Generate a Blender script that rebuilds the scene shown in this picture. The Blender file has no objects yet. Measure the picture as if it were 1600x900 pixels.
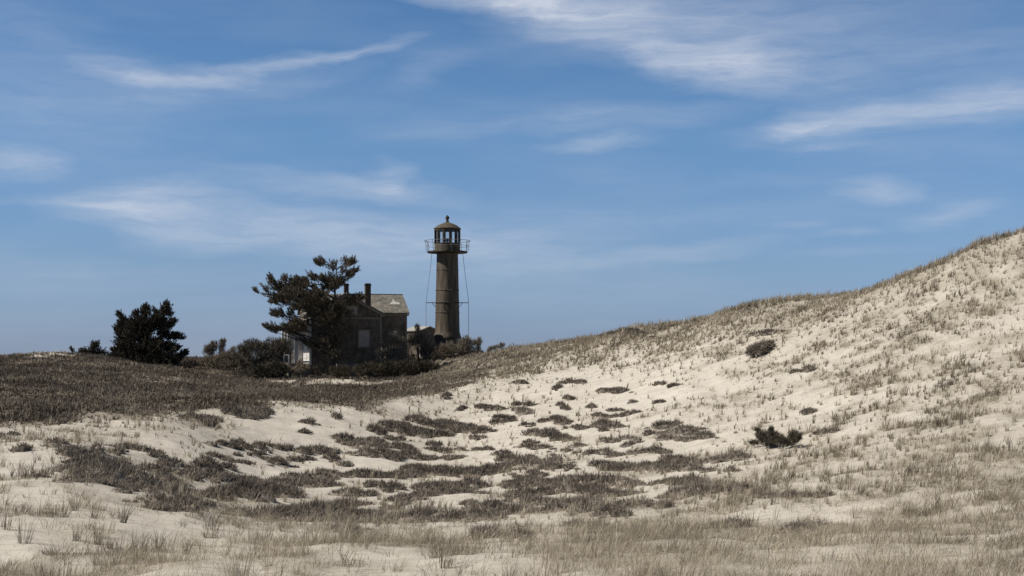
import bpy, math, random
import numpy as np
from mathutils import Vector, Matrix

SC = bpy.context.scene
COL = SC.collection
RNG = np.random.default_rng(7)
random.seed(7)

# ------------------------------------------------------------------ camera
F = 2222.0                      # focal length in photo pixels (1600 wide)
HZ = 562.0                      # eye-level row of the photo
cam_d = bpy.data.cameras.new('camera')
cam_d.lens = 50.0
cam_d.sensor_width = 36.0
cam_d.shift_y = (HZ - 450.0) / 1600.0
cam_d.clip_start = 0.1
cam_d.clip_end = 60000
cam = bpy.data.objects.new('camera', cam_d)
cam.location = (0, 0, 0)
cam.rotation_euler = (math.radians(90), 0, 0)
COL.objects.link(cam)
SC.camera = cam

# ------------------------------------------------------------------ light
SUN_EL = math.radians(46)
SUN_AZ = math.atan2(-0.985, -0.17)          # from the left, a little from behind the camera
sdir = Vector((math.sin(SUN_AZ) * math.cos(SUN_EL), math.cos(SUN_AZ) * math.cos(SUN_EL), math.sin(SUN_EL)))
sun_d = bpy.data.lights.new('sun', 'SUN')
sun_d.energy = 5.0
sun_d.angle = math.radians(0.53)
sun_d.color = (1.0, 0.94, 0.85)
sun = bpy.data.objects.new('sun', sun_d)
sun.rotation_euler = (-sdir).to_track_quat('-Z', 'Y').to_euler()
sun.location = (-60, 40, 90)
COL.objects.link(sun)

SC.view_settings.view_transform = 'Standard'
SC.view_settings.look = 'None'
SC.view_settings.exposure = 0.22
SC.view_settings.gamma = 1.0
SC.view_settings.use_curve_mapping = False

world = bpy.data.worlds.new('World')
SC.world = world
world.use_nodes = True
wt = world.node_tree
wt.nodes.clear()


def wn(kind, **kw):
    n = wt.nodes.new(kind)
    for k, v in kw.items():
        setattr(n, k, v)
    return n


def wmath(op, a, b=None, c=None, clamp=False):
    n = wn('ShaderNodeMath', operation=op, use_clamp=clamp)
    for i, v in enumerate((a, b, c)):
        if v is None:
            continue
        if isinstance(v, (int, float)):
            n.inputs[i].default_value = v
        else:
            wt.links.new(v, n.inputs[i])
    return n.outputs[0]


tc = wn('ShaderNodeTexCoord')
sep = wn('ShaderNodeSeparateXYZ')
wt.links.new(tc.outputs['Generated'], sep.inputs[0])
AZ = wmath('ARCTAN2', sep.outputs[0], sep.outputs[1])
EL = wmath('ARCSINE', sep.outputs[2])
comb = wn('ShaderNodeCombineXYZ')
wt.links.new(AZ, comb.inputs[0])
wt.links.new(EL, comb.inputs[1])

sky = wn('ShaderNodeTexSky', sky_type='NISHITA')
sky.sun_disc = False
sky.sun_elevation = SUN_EL
sky.sun_rotation = SUN_AZ
sky.altitude = 0
sky.air_density = 1.0
sky.dust_density = 0.0
sky.ozone_density = 3.0
# deepen the low sky by elevation tint; darker above the view to cut fill
elr = wn('ShaderNodeMapRange')
elr.inputs['From Min'].default_value = -0.02
elr.inputs['From Max'].default_value = 0.40
wt.links.new(EL, elr.inputs['Value'])
ramp = wn('ShaderNodeValToRGB')
SKY_TINT = [(0.0, (0.218, 0.308, 0.601)), (0.08, (0.242, 0.322, 0.601)), (0.20, (0.342, 0.419, 0.610)), (0.42, (0.391, 0.510, 0.650)),
            (0.62, (0.362, 0.501, 0.635)), (0.75, (0.307, 0.442, 0.581)), (1.0, (0.149, 0.183, 0.230))]
while len(ramp.color_ramp.elements) < len(SKY_TINT):
    ramp.color_ramp.elements.new(0.5)
for e, (p, c) in zip(ramp.color_ramp.elements, SKY_TINT):
    e.position = p
    e.color = (*c, 1)
wt.links.new(elr.outputs[0], ramp.inputs[0])
mul = wn('ShaderNodeMix', data_type='RGBA', blend_type='MULTIPLY')
mul.inputs['Factor'].default_value = 1.0
wt.links.new(sky.outputs[0], mul.inputs['A'])
wt.links.new(ramp.outputs[0], mul.inputs['B'])

# cirrus: soft streaks in azimuth / elevation, frayed by stretched noise
warp = wn('ShaderNodeTexNoise')
warp.inputs['Scale'].default_value = 1.0
warp.inputs['Detail'].default_value = 9
warp.inputs['Roughness'].default_value = 0.6
wmap = wn('ShaderNodeMapping')
wmap.inputs['Scale'].default_value = (11, 34, 1)
wt.links.new(comb.outputs[0], wmap.inputs[0])
wt.links.new(wmap.outputs[0], warp.inputs['Vector'])
wsub = wn('ShaderNodeVectorMath', operation='SUBTRACT')
wt.links.new(warp.outputs['Color'], wsub.inputs[0])
wsub.inputs[1].default_value = (0.5, 0.5, 0.5)
wmul = wn('ShaderNodeVectorMath', operation='MULTIPLY')
wt.links.new(wsub.outputs[0], wmul.inputs[0])
wmul.inputs[1].default_value = (0.085, 0.022, 0)
wadd = wn('ShaderNodeVectorMath', operation='ADD')
wt.links.new(comb.outputs[0], wadd.inputs[0])
wt.links.new(wmul.outputs[0], wadd.inputs[1])
WV = wadd.outputs[0]

CIRRUS = [  # photo column, row, half width, half height, tilt (deg, + = rising right), amount
    (850, 8, 190, 24, -4, 1.0), (760, 6, 150, 12, -5, 0.7), (1000, 32, 270, 62, -8, 0.55), (1120, 106, 120, 36, -6, 0.75),
    (925, 50, 100, 24, -4, 0.55), (1015, 82, 80, 24, -18, 0.55), (1300, 50, 400, 90, -6, 0.38), (1200, 110, 160, 50, -10, 0.3),
    (1420, 176, 260, 24, 6, 0.62), (1310, 182, 100, 24, 4, 0.7), (1255, 200, 50, 8, 10, 0.4), (1560, 165, 120, 26, 4, 0.5),
    (215, 120, 100, 18, -8, 0.55), (320, 124, 100, 16, 3, 0.65), (425, 107, 110, 15, 14, 0.62), (540, 82, 110, 11, 13, 0.62),
    (400, 138, 180, 18, 12, 0.3), (230, 135, 120, 40, -8, 0.22), (250, 300, 110, 26, 4, 0.55), (200, 334, 120, 26, -3, 0.6),
    (110, 317, 110, 9, -2, 0.5), (400, 345, 280, 40, -4, 0.5), (560, 372, 280, 42, -4, 0.5), (285, 376, 100, 20, -3, 0.45),
    (760, 380, 240, 50, 0, 0.36), (602, 270, 40, 22, -12, 0.5), (620, 300, 120, 18, -8, 0.55), (480, 285, 160, 18, -6, 0.4),
    (15, 255, 80, 20, 2, 0.65), (40, 40, 200, 60, -24, 0.24), (60, 160, 200, 80, -10, 0.2), (1365, 293, 75, 20, -3, 0.55),
    (1485, 337, 85, 14, 6, 0.5), (1325, 362, 55, 10, 0, 0.38), (1290, 227, 65, 8, 0, 0.42), (940, 224, 95, 10, 3, 0.5),
    (970, 186, 190, 22, 2, 0.45), (1060, 392, 170, 16, 5, 0.45), (1240, 350, 50, 8, 4, 0.3), (1330, 395, 120, 8, 0, 0.25),
    (680, 110, 70, 20, 20, 0.22), (100, 430, 260, 30, 0, 0.22), (700, 440, 400, 50, 0, 0.18), (1000, 340, 260, 30, 3, 0.2),
    (680, 205, 150, 14, 6, 0.2), (1150, 285, 160, 14, 4, 0.12),
]
acc = None
for (cx, cy, hw, hh, tilt, amt) in CIRRUS:
    az = math.atan((cx - 800) / F)
    el = math.atan((HZ - cy) / F * math.cos(az))
    m = wn('ShaderNodeMapping', vector_type='TEXTURE')
    m.inputs['Location'].default_value = (az, el, 0)
    m.inputs['Rotation'].default_value = (0, 0, math.radians(tilt))
    m.inputs['Scale'].default_value = (hw * 1.25 / F, hh * 1.35 / F, 1)
    wt.links.new(WV, m.inputs[0])
    g = wn('ShaderNodeTexGradient', gradient_type='SPHERICAL')
    wt.links.new(m.outputs[0], g.inputs[0])
    v = wmath('MULTIPLY', g.outputs['Fac'], amt * 0.56)
    acc = v if acc is None else wmath('ADD', acc, v)

streak = wn('ShaderNodeTexNoise')
streak.inputs['Scale'].default_value = 1.0
streak.inputs['Detail'].default_value = 10
streak.inputs['Roughness'].default_value = 0.6
smap = wn('ShaderNodeMapping')
smap.inputs['Rotation'].default_value = (0, 0, math.radians(-4))
smap.inputs['Scale'].default_value = (17, 130, 1)
wt.links.new(WV, smap.inputs[0])
wt.links.new(smap.outputs[0], streak.inputs['Vector'])
sr = wn('ShaderNodeMapRange')
sr.inputs['From Min'].default_value = 0.30
sr.inputs['From Max'].default_value = 0.72
sr.inputs['To Min'].default_value = 0.50
sr.inputs['To Max'].default_value = 1.22
wt.links.new(streak.outputs['Fac'], sr.inputs['Value'])
big = wn('ShaderNodeTexNoise')
big.inputs['Scale'].default_value = 1.0
big.inputs['Detail'].default_value = 4
bmap = wn('ShaderNodeMapping')
bmap.inputs['Scale'].default_value = (5, 22, 1)
wt.links.new(comb.outputs[0], bmap.inputs[0])
wt.links.new(bmap.outputs[0], big.inputs['Vector'])
veil = wn('ShaderNodeMapRange')
veil.inputs['From Min'].default_value = 0.42
veil.inputs['From Max'].default_value = 0.75
veil.inputs['To Max'].default_value = 0.14
wt.links.new(big.outputs['Fac'], veil.inputs['Value'])
alpha = wmath('ADD', wmath('MULTIPLY', acc, sr.outputs[0]), wmath('MULTIPLY', veil.outputs[0], sr.outputs[0]))
alpha = wmath('MINIMUM', alpha, 0.85)
cm = wn('ShaderNodeMix', data_type='RGBA')
wt.links.new(alpha, cm.inputs['Factor'])
wt.links.new(mul.outputs['Result'], cm.inputs['A'])
SKY_STRENGTH = 0.12
cm.inputs['B'].default_value = (0.54 / SKY_STRENGTH, 0.58 / SKY_STRENGTH, 0.66 / SKY_STRENGTH, 1)
bg = wn('ShaderNodeBackground')
bg.inputs['Strength'].default_value = SKY_STRENGTH
wt.links.new(cm.outputs['Result'], bg.inputs['Color'])
wo = wn('ShaderNodeOutputWorld')
wt.links.new(bg.outputs[0], wo.inputs[0])


# ------------------------------------------------------------------ helpers
def mesh_np(name, V, quads=None, tris=None, mat=None, parent=None, smooth=False, attrs=None, link=True):
    me = bpy.data.meshes.new(name)
    V = np.asarray(V, np.float32)
    q = np.zeros((0, 4), np.int32) if quads is None else np.asarray(quads, np.int32)
    t = np.zeros((0, 3), np.int32) if tris is None else np.asarray(tris, np.int32)
    me.vertices.add(len(V))
    me.vertices.foreach_set('co', V.ravel())
    loops = np.concatenate([q.ravel(), t.ravel()])
    me.loops.add(len(loops))
    me.loops.foreach_set('vertex_index', loops)
    me.polygons.add(len(q) + len(t))
    starts = np.concatenate([np.arange(len(q)) * 4, len(q) * 4 + np.arange(len(t)) * 3]).astype(np.int32)
    me.polygons.foreach_set('loop_start', starts)
    if smooth:
        me.polygons.foreach_set('use_smooth', np.ones(len(q) + len(t), bool))
    for k, a in (attrs or {}).items():
        at = me.attributes.new(k, 'FLOAT', 'POINT')
        at.data.foreach_set('value', np.asarray(a, np.float32))
    me.update(calc_edges=True)
    me.validate()
    if mat:
        me.materials.append(mat)
    o = bpy.data.objects.new(name, me)
    if link:
        COL.objects.link(o)
    if parent:
        o.parent = parent
    return o


class MB:
    """collects polygons, then links them as ONE mesh object"""
    def __init__(s):
        s.v, s.f = [], []

    def add(s, vs, fs):
        n = len(s.v)
        s.v += [tuple(p) for p in vs]
        s.f += [tuple(i + n for i in f) for f in fs]
        return s

    def box(s, x0, x1, y0, y1, z0, z1):
        return s.add([(x0, y0, z0), (x1, y0, z0), (x1, y1, z0), (x0, y1, z0), (x0, y0, z1), (x1, y0, z1), (x1, y1, z1), (x0, y1, z1)],
                     [(0, 3, 2, 1), (4, 5, 6, 7), (0, 1, 5, 4), (1, 2, 6, 5), (2, 3, 7, 6), (3, 0, 4, 7)])

    def tube(s, pts, radii, n=6, cap=True):
        pts = [Vector(p) for p in pts]
        if isinstance(radii, (int, float)):
            radii = [radii] * len(pts)
        rings = []
        for i, p in enumerate(pts):
            d = (pts[min(i + 1, len(pts) - 1)] - pts[max(i - 1, 0)]).normalized()
            a = d.cross(Vector((0, 0, 1)) if abs(d.z) < 0.9 else Vector((1, 0, 0))).normalized()
            b = d.cross(a)
            rings.append([p + (a * math.cos(2 * math.pi * k / n) + b * math.sin(2 * math.pi * k / n)) * radii[i] for k in range(n)])
        vs = [v for r in rings for v in r]
        fs = [(i * n + k, i * n + (k + 1) % n, (i + 1) * n + (k + 1) % n, (i + 1) * n + k) for i in range(len(pts) - 1) for k in range(n)]
        if cap:
            fs += [tuple(range(n - 1, -1, -1)), tuple((len(pts) - 1) * n + k for k in range(n))]
        return s.add(vs, fs)

    def lathe(s, prof, n=32):
        vs = [(r * math.cos(2 * math.pi * k / n), r * math.sin(2 * math.pi * k / n), z) for r, z in prof for k in range(n)]
        fs = [(i * n + k, i * n + (k + 1) % n, (i + 1) * n + (k + 1) % n, (i + 1) * n + k) for i in range(len(prof) - 1) for k in range(n)]
        return s.add(vs, fs)

    def ring(s, r, z, rad, n=40, m=6):
        vs, fs = [], []
        for k in range(n):
            a = 2 * math.pi * k / n
            for j in range(m):
                b = 2 * math.pi * j / m
                rr = r + rad * math.cos(b)
                vs.append((rr * math.cos(a), rr * math.sin(a), z + rad * math.sin(b)))
        for k in range(n):
            for j in range(m):
                fs.append((k * m + j, ((k + 1) % n) * m + j, ((k + 1) % n) * m + (j + 1) % m, k * m + (j + 1) % m))
        return s.add(vs, fs)

    def build(s, name, mat, parent=None, smooth=False, bevel=0.0):
        me = bpy.data.meshes.new(name)
        me.from_pydata(s.v, [], s.f)
        me.update()
        me.materials.append(mat)
        if smooth:
            me.polygons.foreach_set('use_smooth', [True] * len(me.polygons))
            me.set_sharp_from_angle(angle=math.radians(38))
        o = bpy.data.objects.new(name, me)
        COL.objects.link(o)
        if parent:
            o.parent = parent
        if bevel:
            m = o.modifiers.new('bevel', 'BEVEL')
            m.width = bevel
            m.segments = 2
        return o


def tag(o, label=None, cat=None, group=None, kind=None):
    if label: o['label'] = label
    if cat: o['category'] = cat
    if group: o['group'] = group
    if kind: o['kind'] = kind
    return o


def empty(name, loc, rz=0.0):
    o = bpy.data.objects.new(name, None)
    o.empty_display_size = 0.5
    o.location = loc
    o.rotation_euler = (0, 0, rz)
    COL.objects.link(o)
    return o


def P(px, py, Y):
    return np.array([(px - 800) / F * Y, Y, (HZ - py) / F * Y])


# value noise --------------------------------------------------------
def _hash(ix, iy, seed):
    h = (ix.astype(np.int64) * 374761393 + iy.astype(np.int64) * 668265263 + seed * 974711) & 0xFFFFFFFF
    h = ((h ^ (h >> 13)) * 1274126177) & 0xFFFFFFFF
    h = h ^ (h >> 16)
    return (h & 0xFFFF) / 65535.0


def vnoise(x, y, seed=0):
    ix, iy = np.floor(x), np.floor(y)
    fx, fy = x - ix, y - iy
    fx = fx * fx * (3 - 2 * fx)
    fy = fy * fy * (3 - 2 * fy)
    a, b = _hash(ix, iy, seed), _hash(ix + 1, iy, seed)
    c, d = _hash(ix, iy + 1, seed), _hash(ix + 1, iy + 1, seed)
    return (a + (b - a) * fx) * (1 - fy) + (c + (d - c) * fx) * fy - 0.5


def fbm(x, y, seed=0, octv=4):
    s, a = 0, 1.0
    for k in range(octv):
        s = s + a * vnoise(x * 2 ** k + 17.3 * k, y * 2 ** k - 9.1 * k, seed + k)
        a *= 0.5
    return s


def sstep(a, b, x):
    t = np.clip((x - a) / (b - a), 0, 1)
    return t * t * (3 - 2 * t)


# ------------------------------------------------------------------ terrain: profiles of the dunes along eleven lines of sight
def prof(u, pts, after):
    ys = [0.5, 8, 13] + [d for _, d in pts] + [d for d, _ in after]
    zs = [-1.66, -2.05, -2.42] + [(HZ - py) / F * d for py, d in pts] + [z for _, z in after]
    return u, np.array(ys, float), np.array(zs, float)


PROF = [
    prof(-1200, [(900, 20), (800, 28), (700, 45), (655, 62), (600, 92), (570, 122), (556, 142)], [(190, -1.5), (260, -4), (360, -7)]),
    prof(0, [(900, 20), (800, 28), (700, 45), (655, 60), (600, 90), (572, 120), (557, 140)], [(180, -1.2), (260, -4), (360, -7)]),
    prof(70, [(900, 20), (800, 28), (700, 45), (655, 60), (600, 90), (570, 118), (550, 136)], [(170, -1.0), (260, -4), (360, -7)]),
    prof(250, [(900, 19), (800, 31), (740, 44), (700, 52), (660, 62), (645, 70), (600, 100), (576, 130), (559, 160)], [(190, -.6), (260, -3.5), (360, -7)]),
    prof(420, [(900, 18), (830, 30), (780, 44), (722, 58), (690, 64), (646, 74), (633, 77.5), (612, 104), (592, 128), (577, 140), (566, 156)], [(190, -1), (260, -3.5), (360, -7)]),
    prof(600, [(900, 18), (840, 30), (790, 45), (740, 58), (690, 70), (650, 80), (630, 86), (611, 108), (594, 126), (580, 138), (564, 150)], [(190, -1), (260, -3.5), (360, -7)]),
    prof(700, [(900, 18), (850, 29), (800, 43), (740, 60), (690, 74), (640, 88), (612, 96), (588, 116), (570, 132), (559, 143)], [(185, -1), (260, -3.5), (360, -7)]),
    prof(800, [(900, 18), (850, 28), (800, 42), (740, 58), (690, 70), (640, 84), (605, 95), (575, 113), (549, 130)], [(150, .5), (260, -3.5), (360, -7)]),
    prof(1000, [(900, 18), (850, 27), (800, 38), (740, 52), (690, 62), (640, 73), (590, 85), (550, 97), (512, 110)], [(125, 2.4), (180, -1), (260, -4), (360, -7)]),
    prof(1200, [(900, 18), (850, 26), (800, 35), (740, 45), (690, 54), (640, 62), (590, 71), (540, 80), (500, 88), (472, 96)], [(110, 3.6), (180, -1), (260, -4), (360, -7)]),
    prof(1400, [(900, 18), (850, 24), (800, 31), (740, 39), (690, 46), (640, 53), (590, 60), (540, 67), (490, 74), (440, 83)], [(96, 4.6), (160, 0), (260, -4), (360, -7)]),
    prof(1600, [(900, 17), (850, 22), (800, 27.5), (740, 35), (690, 41), (640, 47), (590, 53), (540, 59), (490, 65), (430, 72), (358, 80)], [(92, 7.6), (150, 2), (260, -4), (360, -7)]),
    prof(2100, [(900, 16), (850, 21), (800, 26), (740, 33), (640, 43), (530, 54), (400, 66), (235, 84)], [(97, 12.6), (150, 5), (260, -4), (360, -7)]),
    prof(2600, [(900, 16), (850, 21), (800, 26), (740, 33), (640, 43), (530, 54), (400, 66), (235, 84)], [(97, 12.6), (150, 5), (260, -4), (360, -7)]),
]


def pchip(xk, yk, x):
    xk, yk = np.asarray(xk, float), np.asarray(yk, float)
    h = np.diff(xk)
    d = np.diff(yk) / h
    m = np.zeros(len(xk))
    for i in range(1, len(xk) - 1):
        if d[i - 1] * d[i] > 0:
            w1, w2 = 2 * h[i] + h[i - 1], h[i] + 2 * h[i - 1]
            m[i] = (w1 + w2) / (w1 / d[i - 1] + w2 / d[i])
    m[0], m[-1] = d[0], d[-1]
    x = np.clip(x, xk[0], xk[-1])
    i = np.clip(np.searchsorted(xk, x) - 1, 0, len(xk) - 2)
    t = (x - xk[i]) / h[i]
    return ((2 * t**3 - 3 * t**2 + 1) * yk[i] + (t**3 - 2 * t**2 + t) * h[i] * m[i] + (-2 * t**3 + 3 * t**2) * yk[i + 1] + (t**3 - t**2) * h[i] * m[i + 1])


YF = np.linspace(0.5, 360, 1439)
UF = np.linspace(-1200, 2600, 381)
cols = np.array([pchip(ys, zs, YF) for _, ys, zs in PROF])
TAB = np.array([pchip([p[0] for p in PROF], cols[:, j], UF) for j in range(len(YF))])     # [Y, U]


def smooth1(a, axis, w):
    k = np.exp(-0.5 * (np.arange(-3 * w, 3 * w + 1) / w) ** 2)
    k /= k.sum()
    pad = [(0, 0), (0, 0)]
    pad[axis] = (3 * w, 3 * w)
    b = np.pad(a, pad, mode='edge')
    return np.apply_along_axis(lambda r: np.convolve(r, k, 'valid'), axis, b)


TAB = smooth1(TAB, 1, 2)
TAB = smooth1(TAB, 0, 3)


def H0(x, y):
    yy = np.maximum(y, 0.5)
    u = np.clip(800 + F * x / np.maximum(yy, 2.0), -1200, 2599.9)
    yc = np.clip(yy, 0.5, 359.9)
    fi = (yc - YF[0]) / (YF[1] - YF[0])
    fj = (u - UF[0]) / (UF[1] - UF[0])
    i = np.clip(fi.astype(int), 0, len(YF) - 2)
    j = np.clip(fj.astype(int), 0, len(UF) - 2)
    a, b = fi - i, fj - j
    return (TAB[i, j] * (1 - a) * (1 - b) + TAB[i + 1, j] * a * (1 - b) + TAB[i, j + 1] * (1 - a) * b + TAB[i + 1, j + 1] * a * b)


def H(x, y):
    x = np.asarray(x, float)
    y = np.asarray(y, float)
    z = H0(x, y)
    r = np.hypot(x, y)
    damp = sstep(3, 12, r) * (1 - sstep(200, 300, r))
    z = z + damp * (0.30 * fbm(x / 7.5, y / 7.5, 3, 2) + 0.17 * fbm(x / 2.2, y / 2.2, 11, 3) + 0.06 * fbm(x / 0.7, y / 0.7, 23, 2))
    return z


YM = np.arange(6, 175, 0.1)


def hit(px, py):
    """where the line of sight through a photo pixel meets the dunes"""
    z = H0((px - 800) / F * YM, YM)
    row = HZ - F * z / YM
    k = np.argmax(row <= py)
    if row[k] > py:
        k = int(np.argmin(row))
    Y = YM[k]
    x = (px - 800) / F * Y
    return np.array([x, Y, float(H(x, Y))])


EDGE_U = [-1200, 0, 150, 250, 330, 420, 520, 600, 650, 700, 760, 800, 840, 900]
EDGE_Y = [62, 60, 62, 69, 75.5, 79.5, 82, 87, 94, 98, 107, 117, 128, 160]


def heath_mask(x, y):
    u = 800 + F * x / np.maximum(y, 2.0)
    e = np.interp(u, EDGE_U, EDGE_Y)
    n = fbm(x / 3.0, y / 5.0, 41, 4)
    m = sstep(-4.5, 3.0, y - e + 8.0 * n) * (y > 20)
    # open sandy or grassy spots in the heath
    for (px, py, rx, ry, am) in [(60, 552, 55, 7, .9), (520, 596, 90, 5, .95), (250, 592, 55, 7, .55), (20, 595, 22, 4, .7), (265, 635, 12, 4, .9), (20, 636, 20, 7, .5), (370, 618, 40, 10, .35), (20, 662, 30, 6, .6), (700, 588, 50, 8, .25)]:
        row = HZ - F * H0(x, y) / np.maximum(y, 2)
        d = np.hypot((u - px) / rx, (row - py) / ry) + 0.9 * fbm(x / 1.5, y / 2.5, 57, 3)
        m = m * (1 - am * (1 - sstep(0.6, 1.2, d)))
    return m * (1 - 0.55 * sstep(600, 740, u) * (y > 60))


DU = [-600, 0, 200, 400, 600, 800, 1000, 1200, 1400, 1600, 2200]
DP = [400, 500, 560, 600, 650, 700, 750, 800, 850, 900]
DT = np.array([
    [1, 1, 1, 1, 1, 1, 3, 5, 6.0, 6.4, 6],
    [1, 1, 1, 1, 1, 2, 5, 5.4, 6.0, 6.4, 6],
    [2, 2, 2, 2, 2, 4.5, 3.6, 4.8, 7.5, 8.0, 8.0],
    [2, 2, 2, 2, 2, 2.2, 1.4, 4.0, 6.5, 7.5, 7.5],
    [3, 3.6, 3.6, 1.2, 2.4, 1.0, 1.6, 4.6, 6.5, 7, 7],
    [2.8, 2.8, 2.0, .6, 1.2, 1.0, 2.4, 5.0, 6.5, 7.4, 7.4],
    [2.4, 2.4, 1.8, 1.2, 1.4, 1.8, 3.4, 5.0, 6.4, 7.6, 8],
    [3.4, 3.4, 2.8, 2.0, 2.2, 3.0, 5.0, 7.0, 9.0, 11, 11],
    [8, 8, 6.0, 4.0, 4.2, 5.6, 11, 13, 16, 17.0, 17.0],
    [10, 10, 11, 15, 17, 15, 16, 16, 17, 18, 18]])


def bilin(xk, yk, T, x, y):
    xk, yk = np.array(xk, float), np.array(yk, float)
    x = np.clip(x, xk[0], xk[-1] - 1e-6)
    y = np.clip(y, yk[0], yk[-1] - 1e-6)
    j = np.searchsorted(xk, x, 'right') - 1
    i = np.searchsorted(yk, y, 'right') - 1
    a = (x - xk[j]) / (xk[j + 1] - xk[j])
    b = (y - yk[i]) / (yk[i + 1] - yk[i])
    return (T[i, j] * (1 - a) * (1 - b) + T[i, j + 1] * a * (1 - b) + T[i + 1, j] * (1 - a) * b + T[i + 1, j + 1] * a * b)


# line of the crest seen in the photo (columns, rows): the crest carries a closed strip of grass
SKY_U = [780, 800, 900, 1000, 1100, 1200, 1300, 1400, 1500, 1600, 2100]
SKY_P = [548, 548, 528, 510, 486, 471, 458, 438, 398, 358, 235]


def grass_density(x, y):
    yy = np.maximum(y, 2)
    u = 800 + F * x / yy
    row = HZ - F * H0(x, y) / yy
    row_j = row + 55 * fbm(x / 5.0, y / 6.0, 33, 3)
    d = bilin(DU, DP, DT, u, row_j)
    sk = np.interp(u, SKY_U, SKY_P)
    wid = np.interp(u, [800, 1000, 1300, 1600], [50, 60, 78, 105])
    crest = (1 - sstep(wid * 0.25, wid * 1.1, row - sk + 34 * fbm(x / 2.5, y / 4, 71, 3))) * (u > 770)
    d = d * (0.55 + 0.95 * sstep(-0.35, 0.35, fbm(x / 3.2, y / 3.2, 5, 3))) * (0.35 + 1.5 * sstep(-0.2, 0.4, fbm(x / 0.9, y / 1.1, 15, 2)))
    near = 1 - sstep(24, 34, y)
    gap = 0.38 + 1.0 * sstep(-0.16, 0.22, fbm(x / 1.3 + 0.4 * y, y / 1.9, 131, 3))
    d = d * (1 - near + near * gap)
    # behind the crest the grass goes on
    d = np.maximum(d, 10.0 * crest * (0.6 + 0.6 * sstep(-.3, .3, fbm(x / 1.5, y / 2.5, 19, 2))))
    slope = sstep(600, 720, u) * sstep(-3, 3, y - np.interp(u, EDGE_U, EDGE_Y)) * (u < 900)
    d = np.maximum(d, 6.0 * slope * (0.3 + 1.0 * sstep(-.3, .3, fbm(x / 2.5, y / 3.5, 29, 3))))
    # clear sand of the blown slopes
    for (px, py, rx, ry, am) in [(500, 668, 120, 26, .85), (960, 615, 120, 30, .6), (1420, 650, 30, 10, .8), (420, 770, 50, 8, .9), (560, 730, 60, 8, .8), (1590, 590, 30, 14, .6), (240, 690, 30, 20, .7), (300, 850, 70, 14, .6), (60, 830, 80, 12, .5), (1330, 790, 60, 9, .6), (1350, 690, 60, 8, .5)]:
        q = np.hypot((u - px) / rx, (row - py) / ry)
        d = d * (1 - am * (1 - sstep(0.7, 1.25, q)))
    return d, crest


# ------------------------------------------------------------------ materials
def new_mat(name):
    m = bpy.data.materials.new(name)
    m.use_nodes = True
    nt = m.node_tree
    b = nt.nodes['Principled BSDF']
    b.inputs['Roughness'].default_value = 0.9
    b.inputs['Specular IOR Level'].default_value = 0.2
    return m, nt, b


def ramp_node(nt, stops):
    r = nt.nodes.new('ShaderNodeValToRGB')
    while len(r.color_ramp.elements) < len(stops):
        r.color_ramp.elements.new(0.5)
    for e, (p, c) in zip(r.color_ramp.elements, stops):
        e.position = p
        e.color = (*c, 1)
    return r


def mat_noise(name, stops, scale=(1, 1, 1), detail=5, rough=0.85, bump=0.0, bscale=20, metallic=0.0, spec=0.2):
    m, nt, b = new_mat(name)
    tcn = nt.nodes.new('ShaderNodeTexCoord')
    mp = nt.nodes.new('ShaderNodeMapping')
    mp.inputs['Scale'].default_value = scale
    nz = nt.nodes.new('ShaderNodeTexNoise')
    nz.inputs['Scale'].default_value = 1.0
    nz.inputs['Detail'].default_value = detail
    nz.inputs['Roughness'].default_value = 0.65
    nt.links.new(tcn.outputs['Object'], mp.inputs[0])
    nt.links.new(mp.outputs[0], nz.inputs['Vector'])
    r = ramp_node(nt, stops)
    nt.links.new(nz.outputs['Fac'], r.inputs[0])
    nt.links.new(r.outputs[0], b.inputs['Base Color'])
    b.inputs['Roughness'].default_value = rough
    b.inputs['Metallic'].default_value = metallic
    b.inputs['Specular IOR Level'].default_value = spec
    if bump:
        n2 = nt.nodes.new('ShaderNodeTexNoise')
        n2.inputs['Scale'].default_value = bscale
        n2.inputs['Detail'].default_value = 4
        nt.links.new(tcn.outputs['Object'], n2.inputs['Vector'])
        bp = nt.nodes.new('ShaderNodeBump')
        bp.inputs['Strength'].default_value = bump
        bp.inputs['Distance'].default_value = 0.02
        nt.links.new(n2.outputs['Fac'], bp.inputs['Height'])
        nt.links.new(bp.outputs[0], b.inputs['Normal'])
    return m


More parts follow.
